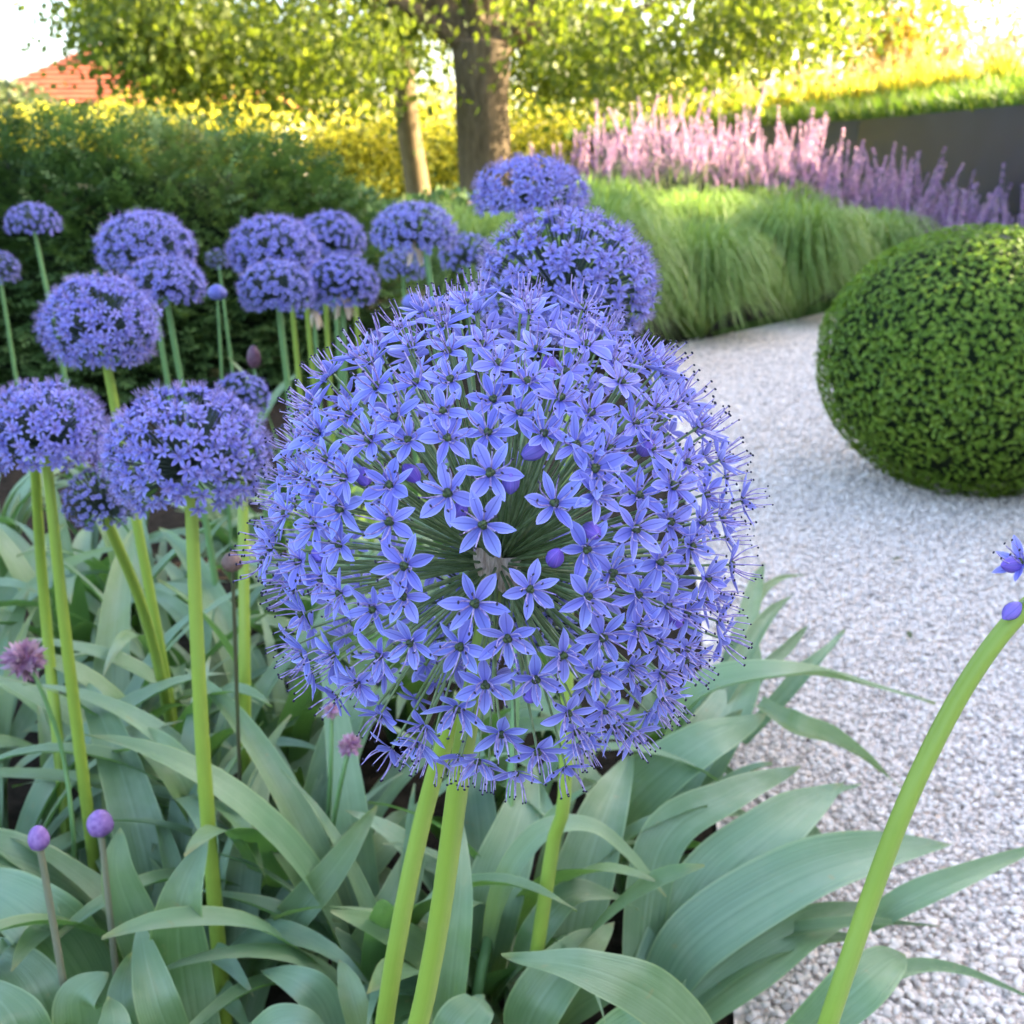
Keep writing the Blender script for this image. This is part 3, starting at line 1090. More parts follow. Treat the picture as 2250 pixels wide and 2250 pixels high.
LV = [(0.52, 7.6, 0.66, 'lavender plant glowing gold-pink beside the thick trunk'),
      (0.85, 7.9, 0.88, 'tall pink lavender plant second from the thick trunk'),
      (1.28, 8.0, 0.98, 'tallest pink lavender plant under the crown edge'),
      (1.70, 7.9, 0.90, 'lavender plant where the pink spikes turn purple'),
      (2.05, 7.6, 0.70, 'purple lavender plant with tall spikes against the start of the steel wall'),
      (2.28, 7.15, 0.56, 'purple lavender plant in front of the steel wall, above the grass mounds'),
      (2.50, 6.75, 0.42, 'low purple lavender plant above the clipped ball'),
      (2.68, 6.35, 0.31, 'lowest purple lavender plant at the picture edge by the steel wall'),
      (0.95, 7.4, 0.84, 'shorter lavender plant in front of the tall pink ones'),
      (1.60, 7.4, 0.76, 'shorter lavender plant in front of the purple drift'),
      (1.98, 7.0, 0.56, 'purple lavender plant behind the grass mounds, in front of the tall purple spikes'),
      (2.28, 6.6, 0.44, 'purple lavender plant just above the top of the clipped ball'),
      (2.50, 6.15, 0.30, 'small purple lavender plant nearest the clipped ball')]
for x, y, h, l in LV:
    lavender(x, y, h, 90 if h < 0.8 else 74, l)


# ------------------------------------------------------------------ clipped box ball
def box_ball():
    c = np.array([1.07, 2.52, 0.305])
    e = empty('topiary_ball', (c[0], c[1], 0), 'clipped round green box ball standing on the gravel', 'topiary')
    Rr = np.array([0.362, 0.362, 0.312])
    n = 21000
    i = np.arange(n) + 0.5
    ph = np.arccos(1 - 2 * i / n)
    th = math.pi * (1 + 5 ** 0.5) * i
    D = np.stack([np.cos(th) * np.sin(ph), np.sin(th) * np.sin(ph), np.cos(ph)], 1)
    D = nrm(D + rng.normal(0, 0.016, (n, 3)))
    gap = fbm(D * 22, 8, 3, 2.0)
    keep = rng.random(n) > np.clip(0.12 + gap * 1.3, 0, 0.92)
    D = D[keep]
    n = len(D)
    out = nrm(D / Rr)
    rad = 1 + 0.020 * fbm(D * 3, 9, 3, 2.0) - 0.07 * rng.random(n) ** 1.5 + 0.025 * (rng.random(n) < 0.01)
    P = c + D * Rr * rad[:, None]
    r0 = rng.random(n)
    mb = MB()
    for k in range(6):
        a = k * 2.4 + rng.random(n) * 0.6
        u = perp(out)
        w = np.cross(out, u)
        dirs = nrm(out * (0.35 + 0.12 * k) + u * np.cos(a)[:, None] + w * np.sin(a)[:, None])
        S = nrm(np.cross(dirs, out))
        leaf_quads(mb, P - out * 0.006, dirs, S, rng.uniform(0.006, 0.0095, n), rng.uniform(0.0024, 0.0034, n), 0, np.clip(r0 * 0.75 + 0.25 * rng.random(n), 0, 1), 0.3)
    for v in mb.V:
        v -= np.array(e.location, np.float32)
    mb.build('foliage', 'box', e)
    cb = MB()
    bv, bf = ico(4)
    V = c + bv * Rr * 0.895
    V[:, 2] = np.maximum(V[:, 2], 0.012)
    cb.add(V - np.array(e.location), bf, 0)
    cb.build('core_fill', 'dark_core', e)  # solid filler behind the leaves, painted dark like a shaded inside


box_ball()


# ------------------------------------------------------------------ house beyond the hedge
def house():
    e = empty('house', (-14.0, 46.0, 0), 'distant pale house with orange tiled hip roof behind the crown', 'house')
    w = MB()
    boxm(w, (-5.2, -3.5, 0), (5.2, 3.5, 2.6))
    w.build('wall', 'render_wall', e, False)
    for x in (-3.6, -1.2, 1.2, 3.6):
        f = MB()
        boxm(f, (x - 0.5, -3.56, 1.0), (x + 0.5, -3.502, 2.2))
        fo = f.build('window', 'frame', e, False)
        g = MB()
        boxm(g, (x - 0.42, -3.58, 1.08), (x + 0.42, -3.562, 2.12))
        g.build('pane', 'glass', fo, False)
    r = MB()
    z0, z1 = 2.62, 5.0
    V = [(-5.7, -4.0, z0), (5.7, -4.0, z0), (5.7, 4.0, z0), (-5.7, 4.0, z0), (-2.0, 0, z1), (2.0, 0, z1)]
    r.add(V, [(0, 3, 2, 1)], 0)
    r.add(V, [(0, 1, 5, 4), (2, 3, 4, 5)], 0)
    r.add(V, [(1, 2, 5), (3, 0, 4)], 0)
    ro = r.build('roof', 'tile', e, False)
    nrow = 13
    for k in range(nrow):
        f0, f1 = k / nrow, (k + 0.92) / nrow
        c = MB()

        def pt(f, s):
            x = (5.7 - 3.7 * f) * s
            return np.array([x, -4.0 + 4.0 * f, z0 + (z1 - z0) * f])
        off = np.array([0, -0.05, 0.085])
        a, b, d, g2 = pt(f0, -1), pt(f0, 1), pt(f1, 1), pt(f1, -1)
        c.add([a + off, b + off, d + off * 0.35, g2 + off * 0.35, a, b, d, g2], [(0, 1, 2, 3), (4, 5, 1, 0), (7, 4, 0, 3), (5, 6, 2, 1)], 0)
        c.build('tile_course', 'tile', ro, False)
    ch = MB()
    boxm(ch, (1.2, -0.4, 4.4), (1.9, 0.3, 5.7))
    boxm(ch, (1.1, -0.5, 5.7), (2.0, 0.4, 5.82))
    ch.build('chimney', 'tile', ro, False)


house()


# tall evergreen screen added unseen outside the frame on the right: it keeps the foreground in shade
def screen():
    e = empty('shade_screen', (6.6, 0.0, 0), 'unseen evergreen screen added outside the frame to shade the foreground', 'hedge')
    H = 5.2
    blocks = [(-9.0, 3.5, 0, H), (3.5, 3.9, 0, 2.47), (3.5, 3.9, 2.74, H), (3.9, 7.2, 0, H)]  # open slot shaped to let a sunbeam reach the clipped ball's top
    mb = MB()
    for y0, y1, z0, z1 in blocks:
        cb = MB()
        boxm(cb, rel(e, (6.2, y0 + 0.003, z0)), rel(e, (6.5, y1, z1)))
        cb.build('core_fill', 'dark_core', e, False)
    n = 20000
    y = rng.uniform(-9, 7.2, n)
    z = rng.random(n) * H
    ok = ~((y > 3.47) & (y < 3.93) & (z > 2.45) & (z < 2.77))
    P = np.stack([np.full(n, 6.2), y, z], 1)[ok]
    D = nrm(np.array([-1.0, 0, 0.3]) + rng.normal(0, 0.5, (len(P), 3)))
    leaf_quads(mb, P - np.array(e.location), D, perp(D), 0.07, 0.02)
    mb.build('foliage', 'hedge', e)


screen()


# ------------------------------------------------------------------ alliums
def petal_arr(Ln, W, curl, fold, na=7, nc=5, rnd=0.5, wave=0.0, twist=0.0):
    V, U = [], []
    for i in range(na):
        v = i / (na - 1)
        w = W * (0.30 + 0.70 * math.sin(min(1.0, v * 1.9) * math.pi / 2)) * (1 - max(0, (v - 0.45) / 0.55) ** 2.3) + W * 0.02
        x = Ln * v
        z = curl * Ln * (v ** 1.7)
        for k in range(nc):
            u = -1 + 2 * k / (nc - 1)
            zz = z + fold * w * (abs(u) ** 1.3) + wave * W * math.sin(v * 6 + u * 2)
            yy = w * u
            c, s = math.cos(twist * v), math.sin(twist * v)
            V.append((x, yy * c, zz + yy * s))
            U.append((u, v, rnd))
    F = [(i * nc + k, (i + 1) * nc + k, (i + 1) * nc + k + 1, i * nc + k + 1) for i in range(na - 1) for k in range(nc - 1)]
    return np.array(V), np.array(F), np.array(U)


def rotz(V, a):
    c, s = math.cos(a), math.sin(a)
    return np.stack([V[:, 0] * c - V[:, 1] * s, V[:, 0] * s + V[:, 1] * c, V[:, 2]], 1)


def corolla_spec(curl, seedv):
    g = np.random.default_rng(seedv)
    res = []
    for k in range(6):
        Ln = 0.0118 * g.uniform(0.9, 1.08)
        W = (0.0023 if k % 2 else 0.0028) * g.uniform(0.9, 1.1)
        V, F, U = petal_arr(Ln, W, curl + g.normal(0, 0.10), 0.42 + g.normal(0, 0.14), 8, 5, g.random(), 0.1 * g.random(), g.normal(0, 0.35))
        V = V + np.array([0.0012, 0, 0.0004 * (k % 2)])
        res.append((rotz(V, k * math.pi / 3 + g.normal(0, 0.07)), F, U))
    return res


CURLS = [0.02, 0.18, 0.34, 0.50]
COR, PETALS = [], []
for j in range(8):
    spec = corolla_spec(CURLS[j % 4], 100 + j)
    mb = MB()
    ps = []
    for V, F, U in spec:
        mb.add(V, F, 0, U)
        p1 = MB()
        p1.add(V, F, 0, U)
        ps.append(p1.mesh('petal', 'petal'))
    COR.append(mb.mesh('floret', 'petal'))
    PETALS.append(ps)
STA = []
for j in range(5):
    g = np.random.default_rng(200 + j)
    mb = MB()
    for k in range(6):
        a = k * math.pi / 3 + math.pi / 6 + g.normal(0, 0.12)
        sp = g.uniform(0.16, 0.42) if j < 3 else g.uniform(0.3, 0.65)
        ln = 0.0135 * g.uniform(0.8, 1.12)
        d = np.array([math.cos(a), math.sin(a), 0])
        b = d * 0.0012
        tip = b + d * ln * sp + np.array([0, 0, ln])
        mid = b + d * ln * sp * 0.75 + np.array([0, 0, ln * 0.5])
        pts = spline([b, mid, tip + d * g.normal(0, 0.0006)], 6)
        tube(mb, pts, np.linspace(0.00042, 0.00022, 6), 5, 0, False)
        ball(mb, tip + np.array([0, 0, 0.0003]), (0.00048, 0.00080, 0.00050), 6, 4, 1)
    STA.append(mb.mesh('stamen_cluster', ['filament', 'anther']))
mb = MB()
for k in range(3):
    a = k * 2.094
    ball(mb, (math.cos(a) * 0.0007, math.sin(a) * 0.0007, 0.0011), (0.00145, 0.00145, 0.0015), 8, 6, 0)
tube(mb, [(0, 0, 0.002), (0, 0, 0.0065)], 0.00018, 4, 0, False)
OVARY = mb.mesh('ovary', 'ovary')


def bud_mesh(s=1.0):
    b = MB()
    for k in range(6):
        V, U = [], []
        for i in range(7):
            v = i / 6
            for q in range(4):
                u = -1 + 2 * q / 3
                rr = 0.0032 * math.sin(math.pi * min(0.999, (v * 0.93 + 0.068))) ** 0.75 * (1.0 if k % 2 else 1.05) * s
                a = k * math.pi / 3 + u * 0.62
                V.append((rr * math.cos(a), rr * math.sin(a), 0.0100 * v * s))
                U.append((u, v, 0.5))
        b.add(V, [(i * 4 + q, i * 4 + q + 1, (i + 1) * 4 + q + 1, (i + 1) * 4 + q) for i in range(6) for q in range(3)], 0, U)
    return b.mesh('bud', 'bud')


BUD = bud_mesh()


def pedicel_unit():
    b = MB()
    tube(b, spline([(0, 0, -1), (0.012, 0.004, -0.5), (0, 0, 0)], 6), 1.0, 6, 0, False)
    return b


def frame(d, roll):
    d = nrm(d)
    ref = np.array([0, 0, 1.0]) if abs(d[2]) < 0.9 else np.array([1.0, 0, 0])
    x = nrm(np.cross(ref, d))
    y = np.cross(d, x)
    c, s = math.cos(roll), math.sin(roll)
    return np.stack([x * c + y * s, -x * s + y * c, d], 1)


def mat4(Rm, p, s=1.0):
    m = Matrix.Identity(4)
    for i in range(3):
        for j in range(3):
            m[i][j] = Rm[i][j] * s
        m[i][3] = p[i]
    return m


def pedicel_mesh(length):
    b = MB()
    pts = spline([(0, 0, -length), (0.0015 * rng.normal(), 0.0015 * rng.normal(), -length * 0.45), (0, 0, 0)], 5)
    tube(b, pts, np.linspace(0.00075, 0.0006, 5), 5, 0, False, 0.5)
    return b.mesh('pedicel', 'pedicel')


PEDS = {}


def ped(length):
    k = round(length * 500)
    if k not in PEDS:
        PEDS[k] = pedicel_mesh(k / 500)
    return PEDS[k]


def stem_part(e, pts, r0, r1, mat='stem', name='stem', n=14, seg=12):
    mb = MB()
    pp = spline([rel(e, p) for p in pts], n)
    tube(mb, pp, np.linspace(r0, r1, n), seg, 0, True, rng.random())
    return mb.build(name, mat, e)


# ---- the big globe
AC = DT(947, 1002, 0.43)
CORE = DT(940, 1062, 0.43)
AR = 0.0888


def sphere_hit(px, py, C, Rr, sz=1.0):
    d = nrm(ray(px, py))
    o = CAMP - C
    b = float(o @ d)
    c = float(o @ o) - Rr * Rr
    q = b * b - c
    if q < 0:
        q = 0
    return CAMP + d * (-b - math.sqrt(q))


FRONT = [(912, 990), (845, 930), (925, 893), (1048, 950), (895, 1140), (998, 1108), (957, 1193), (870, 1217), (770, 1065), (738, 985), (765, 1123), (780, 1205), (732, 915),
         (643, 960), (638, 1028), (700, 1152), (718, 1235), (1110, 1037), (1125, 932), (1120, 885), (1103, 1122), (1160, 1082), (1205, 1122), (1187, 998), (1205, 935), (1135, 1200),
         (1120, 1262), (1195, 1265), (1235, 1207), (1010, 1280), (915, 1297), (1070, 1338), (1140, 1338), (1012, 1405), (945, 1390), (865, 1330), (797, 1380), (716, 1350), (675, 1290),
         (635, 1230), (566, 1160), (640, 1120), (590, 990), (535, 968), (620, 868), (697, 830), (785, 720), (745, 788), (838, 780), (920, 815), (1025, 820), (980, 780), (1085, 840),
         (930, 745), (1055, 755), (1110, 785), (1195, 800), (1230, 845), (1290, 875), (1275, 985), (1295, 1030), (1345, 930), (1330, 1090), (1245, 1060), (1255, 1140), (1300, 1160),
         (1290, 1220), (560, 1060), (545, 1110), (600, 1095), (575, 900), (655, 780), (715, 735), (850, 715), (940, 690), (995, 722), (1070, 695), (1100, 665), (1015, 650), (910, 640),
         (845, 660), (1160, 735), (1155, 690), (1240, 770), (1320, 985), (660, 905), (845, 830), (1150, 845), (770, 830), (1060, 1230), (1200, 1180), (590, 930), (1260, 920)]
BUDS = [(735, 880), (762, 878), (1210, 856), (1264, 945), (1103, 992), (963, 930), (858, 985), (1040, 1066), (600, 1035), (682, 885), (1000, 1300), (985, 862), (1260, 1165), (1040, 715)]


def big_allium():
    base = np.array([-0.135, 0.40, 0.0])
    e = empty('giant_allium', base, 'largest sharp blue-violet allium globe with open star florets, centre foreground', 'allium')
    sb = DT(790, 1932, 0.499)
    stem_part(e, [base, base * 0.55 + sb * 0.45 + np.array([-0.004, 0, 0]), sb, DT(878, 1390, 0.445), CORE], 0.0055, 0.0041, 'stem', 'stem', 24, 16)
    rb = MB()
    ball(rb, rel(e, CORE), (0.0085, 0.0085, 0.0075), 14, 8, 0)
    rb.build('receptacle', 'receptacle', e)
    vw = nrm(CAMP - CORE)
    sd = nrm(np.cross(vw, [0, 0, 1.0]))
    sp = MB()
    for k, (ox, ln, w) in enumerate([(-0.0035, 0.013, 0.0052), (0.0035, 0.011, 0.0048), (0.0065, 0.008, 0.003)]):
        p0 = rel(e, CORE) + vw * (0.013 + 0.0012 * k) + sd * ox + np.array([0, 0, 0.002 + 0.002 * k])
        V, U = [], []
        for i in range(6):
            f = i / 5
            for q in range(5):
                u = -1 + q / 2
                V.append(p0 + sd * (w * u * (1 - 0.25 * f ** 3)) + np.array([0, 0, -ln * f - 0.0012 * (q % 2) * f]) + vw * (0.0022 * (1 - u * u) + 0.0006 * math.sin(q * 3 + i)))
                U.append((u, f, 0.5))
        sp.add(V, [(i * 5 + q, i * 5 + q + 1, (i + 1) * 5 + q + 1, (i + 1) * 5 + q) for i in range(5) for q in range(4)], 0, U)
    sp.build('spathe', 'receptacle', e)

    dirs = []
    for x, y in FRONT:
        p = sphere_hit(x * K, y * K, AC, AR)
        dirs.append(nrm(p - AC))
    nf = len(dirs)
    # rim and far side fill
    n = 420
    i = np.arange(n) + 0.5
    ph = np.arccos(1 - 2 * i / n)
    th = math.pi * (1 + 5 ** 0.5) * i
    fib = nrm(np.stack([np.cos(th) * np.sin(ph), np.sin(th) * np.sin(ph), np.cos(ph)], 1) + rng.normal(0, 0.05, (n, 3)))
    view = nrm(CAMP - AC)
    for d in fib:
        A = np.array(dirs)
        if d @ view > (0.62 if d[2] < 0.25 else 0.80):
            continue
        if np.max(A @ d) > math.cos(0.128 if d[2] < 0.3 else 0.112):
            continue
        if d[2] < -0.93:
            continue
        dirs.append(d)
    dirs = np.array(dirs)
    facing = dirs @ view
    order = np.argsort(-facing)
    rank = np.empty(len(dirs), int)
    rank[order] = np.arange(len(dirs))
    back = MB()
    nobj = 0
    for q, d in enumerate(dirs):
        rad = AR * (1 + rng.normal(0, 0.018)) * (1.0 if facing[q] > 0.3 else rng.uniform(0.93, 1.03))
        p = AC + d * rad
        src = CORE + nrm(p - CORE) * 0.006
        ax = nrm(p - CORE)
        ori = nrm(ax * 0.55 + d * 0.45 + rng.normal(0, 0.10, 3))
        ln = np.linalg.norm(p - src)
        v = int(rng.integers(0, 8))
        if facing[q] > 0.6 and v % 4 == 3:
            v -= 2
        roll = rng.uniform(0, 6.28)
        sc = rng.uniform(0.69, 0.86)
        Rm = frame(ori, roll)
        if facing[q] > -0.12:
            nobj += 1
            if rank[q] < 49:
                f = link('floret', None, e)
                f.empty_display_size = 0.005
                f.matrix_local = mat4(Rm, rel(e, p), sc)
                for k in range(6):
                    if rng.random() < 0.012:
                        continue
                    link('petal', PETALS[v][k], f)
            else:
                f = link('floret', COR[v], e)
                f.matrix_local = mat4(Rm, rel(e, p), sc)
            link('stamen_cluster', STA[int(rng.integers(0, 5)) if facing[q] < 0.75 else 3 + int(rng.integers(0, 2))], f)
            link('ovary', OVARY, f)
            pd = link('pedicel', ped(ln / sc), f)
            Rp = np.linalg.inv(Rm) @ frame(nrm(p - src), 0.3)
            pd.matrix_local = mat4(Rp, (0, 0, 0), 1.0)
        else:
            for V, F, U in corolla_spec(CURLS[v % 4], 100 + v):
                back.add((V * sc) @ Rm.T + rel(e, p), F, 0, U)
            tube(back, [rel(e, src), rel(e, p)], 0.0007, 4, 1, False)
    back.build('florets', ['petal', 'pedicel'], e)['kind'] = 'stuff'
    for x, y in BUDS:
        p = sphere_hit(x * K, y * K, AC, AR * 0.93)
        ori = nrm(nrm(p - CORE) * 0.35 + rng.normal(0, 0.5, 3))
        o = link('bud', BUD, e)
        Rm = frame(ori, rng.uniform(0, 6))
        bs = rng.uniform(0.78, 1.0)
        o.matrix_local = mat4(Rm, rel(e, p), bs)
        pd = link('pedicel', ped(np.linalg.norm(p - CORE) / bs), o)
        pd.matrix_local = mat4(np.linalg.inv(Rm) @ frame(nrm(p - CORE), 0.0), (0, 0, 0), 1.0)
    return e


big_allium()


# ---- leaves
def strap_leaf(e, pts, W, face=0.5, fold=0.25, wave=0.06, twist=0.0, base_w=0.45, n=20, name='leaf', blunt=2.6, up=None):
    """broad ribbon leaf along world points; face blends 'up' (0) and 'towards the camera' (1) for its upper side"""
    path = spline(pts, n)
    T = nrm(np.gradient(path, axis=0))
    nc = 7
    V, U = [], []
    ph = rng.uniform(0, 6.28)
    kf = rng.uniform(5, 9)
    for i in range(n):
        v = i / (n - 1)
        if up is None:
            tocam = nrm(CAMP - path[i])
            N0 = nrm(np.array([0, 0, 1.0]) * (1 - face) + tocam * face)
        else:
            N0 = up[i] if np.ndim(up) == 2 else up
        S = nrm(np.cross(T[i], N0))
        Nn = np.cross(S, T[i])
        a = twist * (v - 0.3)
        S, Nn = S * math.cos(a) + Nn * math.sin(a), Nn * math.cos(a) - S * math.sin(a)
        w = W * min(1.0, base_w + (1 - base_w) * math.sin(min(1, v * 2.2) * math.pi / 2)) * (1 - v ** blunt) ** 0.85 + W * 0.015
        for k in range(nc):
            u = -1 + 2 * k / (nc - 1)
            sd = 0 if u > 0 else 1.7
            off = fold * w * (abs(u) ** 1.5) + wave * W * (math.sin(v * kf + ph + sd) + 0.35 * math.sin(v * kf * 2.7 + ph * 2 + sd * 3)) * abs(u) ** 1.3
            V.append(rel(e, path[i] + S * w * u + Nn * off))
            U.append((u, v, 0.5))
    F = [(i * nc + k, i * nc + k + 1, (i + 1) * nc + k + 1, (i + 1) * nc + k) for i in range(n - 1) for k in range(nc - 1)]
    mb = MB()
    mb.add(V, F, 0, U)
    return mb.build(name, 'leaf', e)


def rosette(e, base, n, L0=0.30, W0=0.022, erect=0.9, a0=None, spread=6.28):
    for k in range(n):
        a = rng.uniform(0, 6.28) if a0 is None else a0 + spread * (k / max(1, n - 1) - 0.5) + rng.normal(0, 0.2)
        Ln = L0 * rng.uniform(0.75, 1.2)
        th = erect + rng.normal(0, 0.15)
        d = np.array([math.cos(a), math.sin(a), 0])
        p = np.array([base[0], base[1], 0.005]) + d * 0.012
        pts, ups = [], []
        m = 20
        bend = rng.uniform(0.8, 2.2)
        for i in range(m):
            f = i / (m - 1)
            ang = th + 0.35 - bend * f ** 1.6
            t = d * math.cos(ang) + np.array([0, 0, math.sin(ang)])
            pts.append(p.copy())
            ups.append(nrm(-d * math.sin(ang) + np.array([0, 0, math.cos(ang)])))
            p = p + t * Ln / (m - 1)
            p[2] = max(p[2], 0.012)
        strap_leaf(e, pts, W0 * rng.uniform(0.7, 1.25), 0, rng.uniform(0.1, 0.5), 0.10, rng.normal(0, 0.7), 0.5, m, 'leaf', rng.uniform(1.8, 3.0), np.array(ups))


# ---- the other flowering alliums
def floret_simple(mb, p, Rm, sc, mi=0, stam=True):
    for k in range(6):
        a = k * math.pi / 3 + rng.normal(0, 0.12)
        Ln = 0.0112 * sc * rng.uniform(0.85, 1.1)
        W = 0.0029 * sc
        c = rng.uniform(0.1, 0.6)
        d = Rm @ np.array([math.cos(a), math.sin(a), 0])
        s = Rm @ np.array([-math.sin(a), math.cos(a), 0])
        z = Rm[:, 2]
        b0 = p + d * 0.001 * sc
        m1 = p + d * Ln * 0.5 + z * c * Ln * 0.3
        tp = p + d * Ln + z * c * Ln
        r = rng.random()
        mb.add([b0, m1 + s * W + z * W * 0.3, tp, m1 - s * W + z * W * 0.3, m1 - z * 0.0002], [(0, 4, 1), (1, 4, 2), (4, 0, 3), (4, 3, 2)], mi,
               [(0, 0, r), (0.9, 0.5, r), (0.5, 1, r), (-0.9, 0.5, r), (0.12, 0.5, r)])
    if stam:
        for k in range(5):
            a = rng.uniform(0, 6.28)
            d = Rm @ nrm(np.array([math.cos(a) * 0.35, math.sin(a) * 0.35, 1.0]))
            s = nrm(np.cross(d, rng.normal(size=3))) * 0.0006 * sc
            tp = p + d * 0.0165 * sc
            mb.add([p - s, p + s, tp], [(0, 1, 2)], 1)


def oct_ball(mb, p, r, mi):
    bv, bf = ico(0)
    mb.add(bv * r + p, bf, mi, np.full((12, 3), 0.5))


FV = []
for v in range(5):
    mb = MB()
    for V, F, U in corolla_spec([0.1, 0.25, 0.4, 0.5, 0.3][v], 300 + v):
        mb.add(V, F, 0, U)
    g = np.random.default_rng(400 + v)
    for k in range(6):
        a = k * 1.047 + 0.5
        d = nrm(np.array([math.cos(a) * 0.35, math.sin(a) * 0.35, 1]))
        tube(mb, [(0, 0, 0.0005), d * 0.0152], [0.0004, 0.00025], 4, 1, False)
        oct_ball(mb, d * 0.0155, 0.0006, 2)
    ball(mb, (0, 0, 0.001), 0.0015, 6, 5, 3)
    FV.append(mb.mesh('floret', ['far_petal', 'filament', 'anther', 'ovary']))


def allium(label, cx, cy, rD, Rw, base=None, via=None, asp=0.78, cut=-0.55, detail=False, nfl=150, stem_r=0.0052, leaves=0, mat='stem_blue', lean=None, collar=False, fsc=0.52, Lf=0.27):
    """a head centred at D(cx, cy), half-width rD there, real radius Rw"""
    t = Rw * FPX / (rD * K)
    C = DT(cx, cy, t)
    if base is None:
        b = np.array([C[0] + (0.02 if lean is None else lean[0]), C[1] + (0.0 if lean is None else lean[1]), 0.0])
    else:
        b = np.array(base, float)
    b[2] = 0
    e = empty('allium', b, label, 'allium', 'blue alliums in the bed')
    core = C - np.array([0, 0, Rw * asp * 0.25])
    mid = via if via is not None else [b * 0.6 + core * 0.4 + np.array([rng.normal(0, 0.006), 0, 0])]
    stem_part(e, [b] + list(mid) + [core], stem_r * 1.2, stem_r * 0.8, mat, 'stem', 18, 10)
    i = np.arange(nfl) + 0.5
    ph = np.arccos(1 - 2 * i / nfl)
    th = math.pi * (1 + 5 ** 0.5) * i
    D = nrm(np.stack([np.cos(th) * np.sin(ph), np.sin(th) * np.sin(ph), np.cos(ph)], 1) + rng.normal(0, 0.07, (nfl, 3)))
    D = D[D[:, 2] > cut]
    view = nrm(CAMP - C)
    sc0 = fsc * Rw / 0.058
    fr = sc0 * 0.011
    mb = MB()
    for d in D:
        p = C + d * np.array([1, 1, asp]) * (Rw - fr * 0.75) * (1 + rng.normal(0, 0.03))
        ax = nrm(p - core)
        Rm = frame(nrm(ax + rng.normal(0, 0.12, 3)), rng.uniform(0, 6.28))
        sc = sc0 * rng.uniform(0.9, 1.12)
        if detail and d @ view > -0.15:
            o = link('floret', FV[int(rng.integers(0, 5))], e)
            o.matrix_local = mat4(Rm, rel(e, p), sc)
        else:
            floret_simple(mb, rel(e, p), Rm, sc)
            if not detail:
                oct_ball(mb, rel(e, p + ax * 0.0012), 0.0014 * sc, 3)
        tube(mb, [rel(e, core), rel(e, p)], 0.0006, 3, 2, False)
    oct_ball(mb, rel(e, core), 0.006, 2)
    mb.build('flower_head', ['far_petal', 'filament', 'shaded_pedicel', 'ovary'], e)['kind'] = 'stuff'
    if collar:
        cb = MB()
        for k in range(6):
            a = k * 1.05
            p0 = rel(e, core) + np.array([math.cos(a) * 0.005, math.sin(a) * 0.005, 0.002])
            d = nrm(np.array([math.cos(a) * 0.35, math.sin(a) * 0.35, -1]))
            s = nrm(np.cross(d, [0, 0, 1.0]))
            cb.add([p0 - s * 0.006, p0 + s * 0.006, p0 + d * 0.035 + s * 0.002, p0 + d * 0.035 - s * 0.002], [(0, 1, 2, 3)], 0)
        cb.build('spathe', 'receptacle', e)
    if leaves:
        rosette(e, b, leaves, Lf)
    return e


RW = 0.058
allium('blue allium head above the big globe, its dome leaning over the gravel side', 1068, 535, 170, 0.060, DZ(985, 2045, 0.0), [DT(1003, 1870, 0.845), DT(1042, 1600, 0.80), DT(1068, 1430, 0.77)],
       0.80, -0.7, True, 330, 0.0052, 4, 'stem', None, fsc=0.52)
allium('blue dome-shaped allium head in front of the thick tree trunk', 1000, 368, 110, RW, DZ(878, 2010, 0.0), [DT(905, 1850, 0.88), DT(966, 1450, 0.98)], 0.62, -0.5, True, 280, 0.0043, 4, 'stem_blue', None, fsc=0.58)
allium('blue allium head with dry tan collar below the slim tree trunk', 782, 440, 82, RW, None, [DT(815, 560, 1.47)], 0.70, -0.5, False, 340, 0.0043, 4, 'stem_blue', (0.05, 0), collar=True)
allium('pale blurred allium head tucked under the tan-collared one', 760, 505, 46, 0.05, None, None, 0.75, -0.6, False, 190, 0.0042, 3)
allium('pale allium head between the tan-collared head and the gravel-side dome', 880, 482, 54, 0.05, None, None, 0.8, -0.6, False, 190, 0.0042, 3)
allium('rear right allium head of the hedge-side foursome', 625, 452, 67, 0.060, None, None, 0.80, -0.55, False, 340, 0.0043, 4, 'stem_blue', (0.03, 0))
allium('rear left allium head of the hedge-side foursome', 516, 474, 88, 0.063, None, None, 0.76, -0.55, False, 360, 0.0043, 4, 'stem_blue', (0.03, 0))
allium('tiny pale allium head peeping out left of the hedge-side foursome', 412, 490, 25, 0.032, None, None, 0.9, -0.7, False, 80, 0.004, 2)
allium('front left allium head of the hedge-side foursome', 522, 548, 73, 0.046, None, None, 0.80, -0.6, False, 340, 0.0043, 4, 'stem_blue', (0.04, 0))
allium('front right allium head of the hedge-side foursome', 646, 538, 71, 0.047, None, None, 0.82, -0.6, False, 340, 0.0043, 4, 'stem_blue', (-0.01, 0), collar=True)
allium('drooping allium head showing under the gap of the hedge-side foursome', 592, 578, 48, 0.045, None, None, 0.7, -0.5, False, 100, 0.0042, 3, 'stem_blue', (0.0, 0), collar=True)
allium('broad allium head highest of the pair left of the foursome', 275, 468, 92, 0.063, None, None, 0.74, -0.55, False, 360, 0.0043, 4, 'stem_blue', (0.05, 0))
allium('lower allium head of the pair left of the foursome', 311, 538, 77, 0.046, None, None, 0.72, -0.55, False, 340, 0.0043, 4, 'stem_blue', (0.03, 0))
allium('full round lilac-blue allium head with a dark hollow, below the pair', 189, 612, 110, RW, None, None, 0.86, -0.75, True, 290, 0.0058, 5, 'stem', (0.04, 0), fsc=0.58)
allium('small lone allium head on a tall stem, highest at the hedge', 63, 422, 52, 0.05, None, None, 0.74, -0.45, False, 210, 0.0048, 3, 'stem_blue', (0.03, 0))
allium('small allium head cut by the picture edge below the lone tall one', -2, 508, 38, 0.045, None, None, 0.95, -0.7, False, 190, 0.0048, 2)
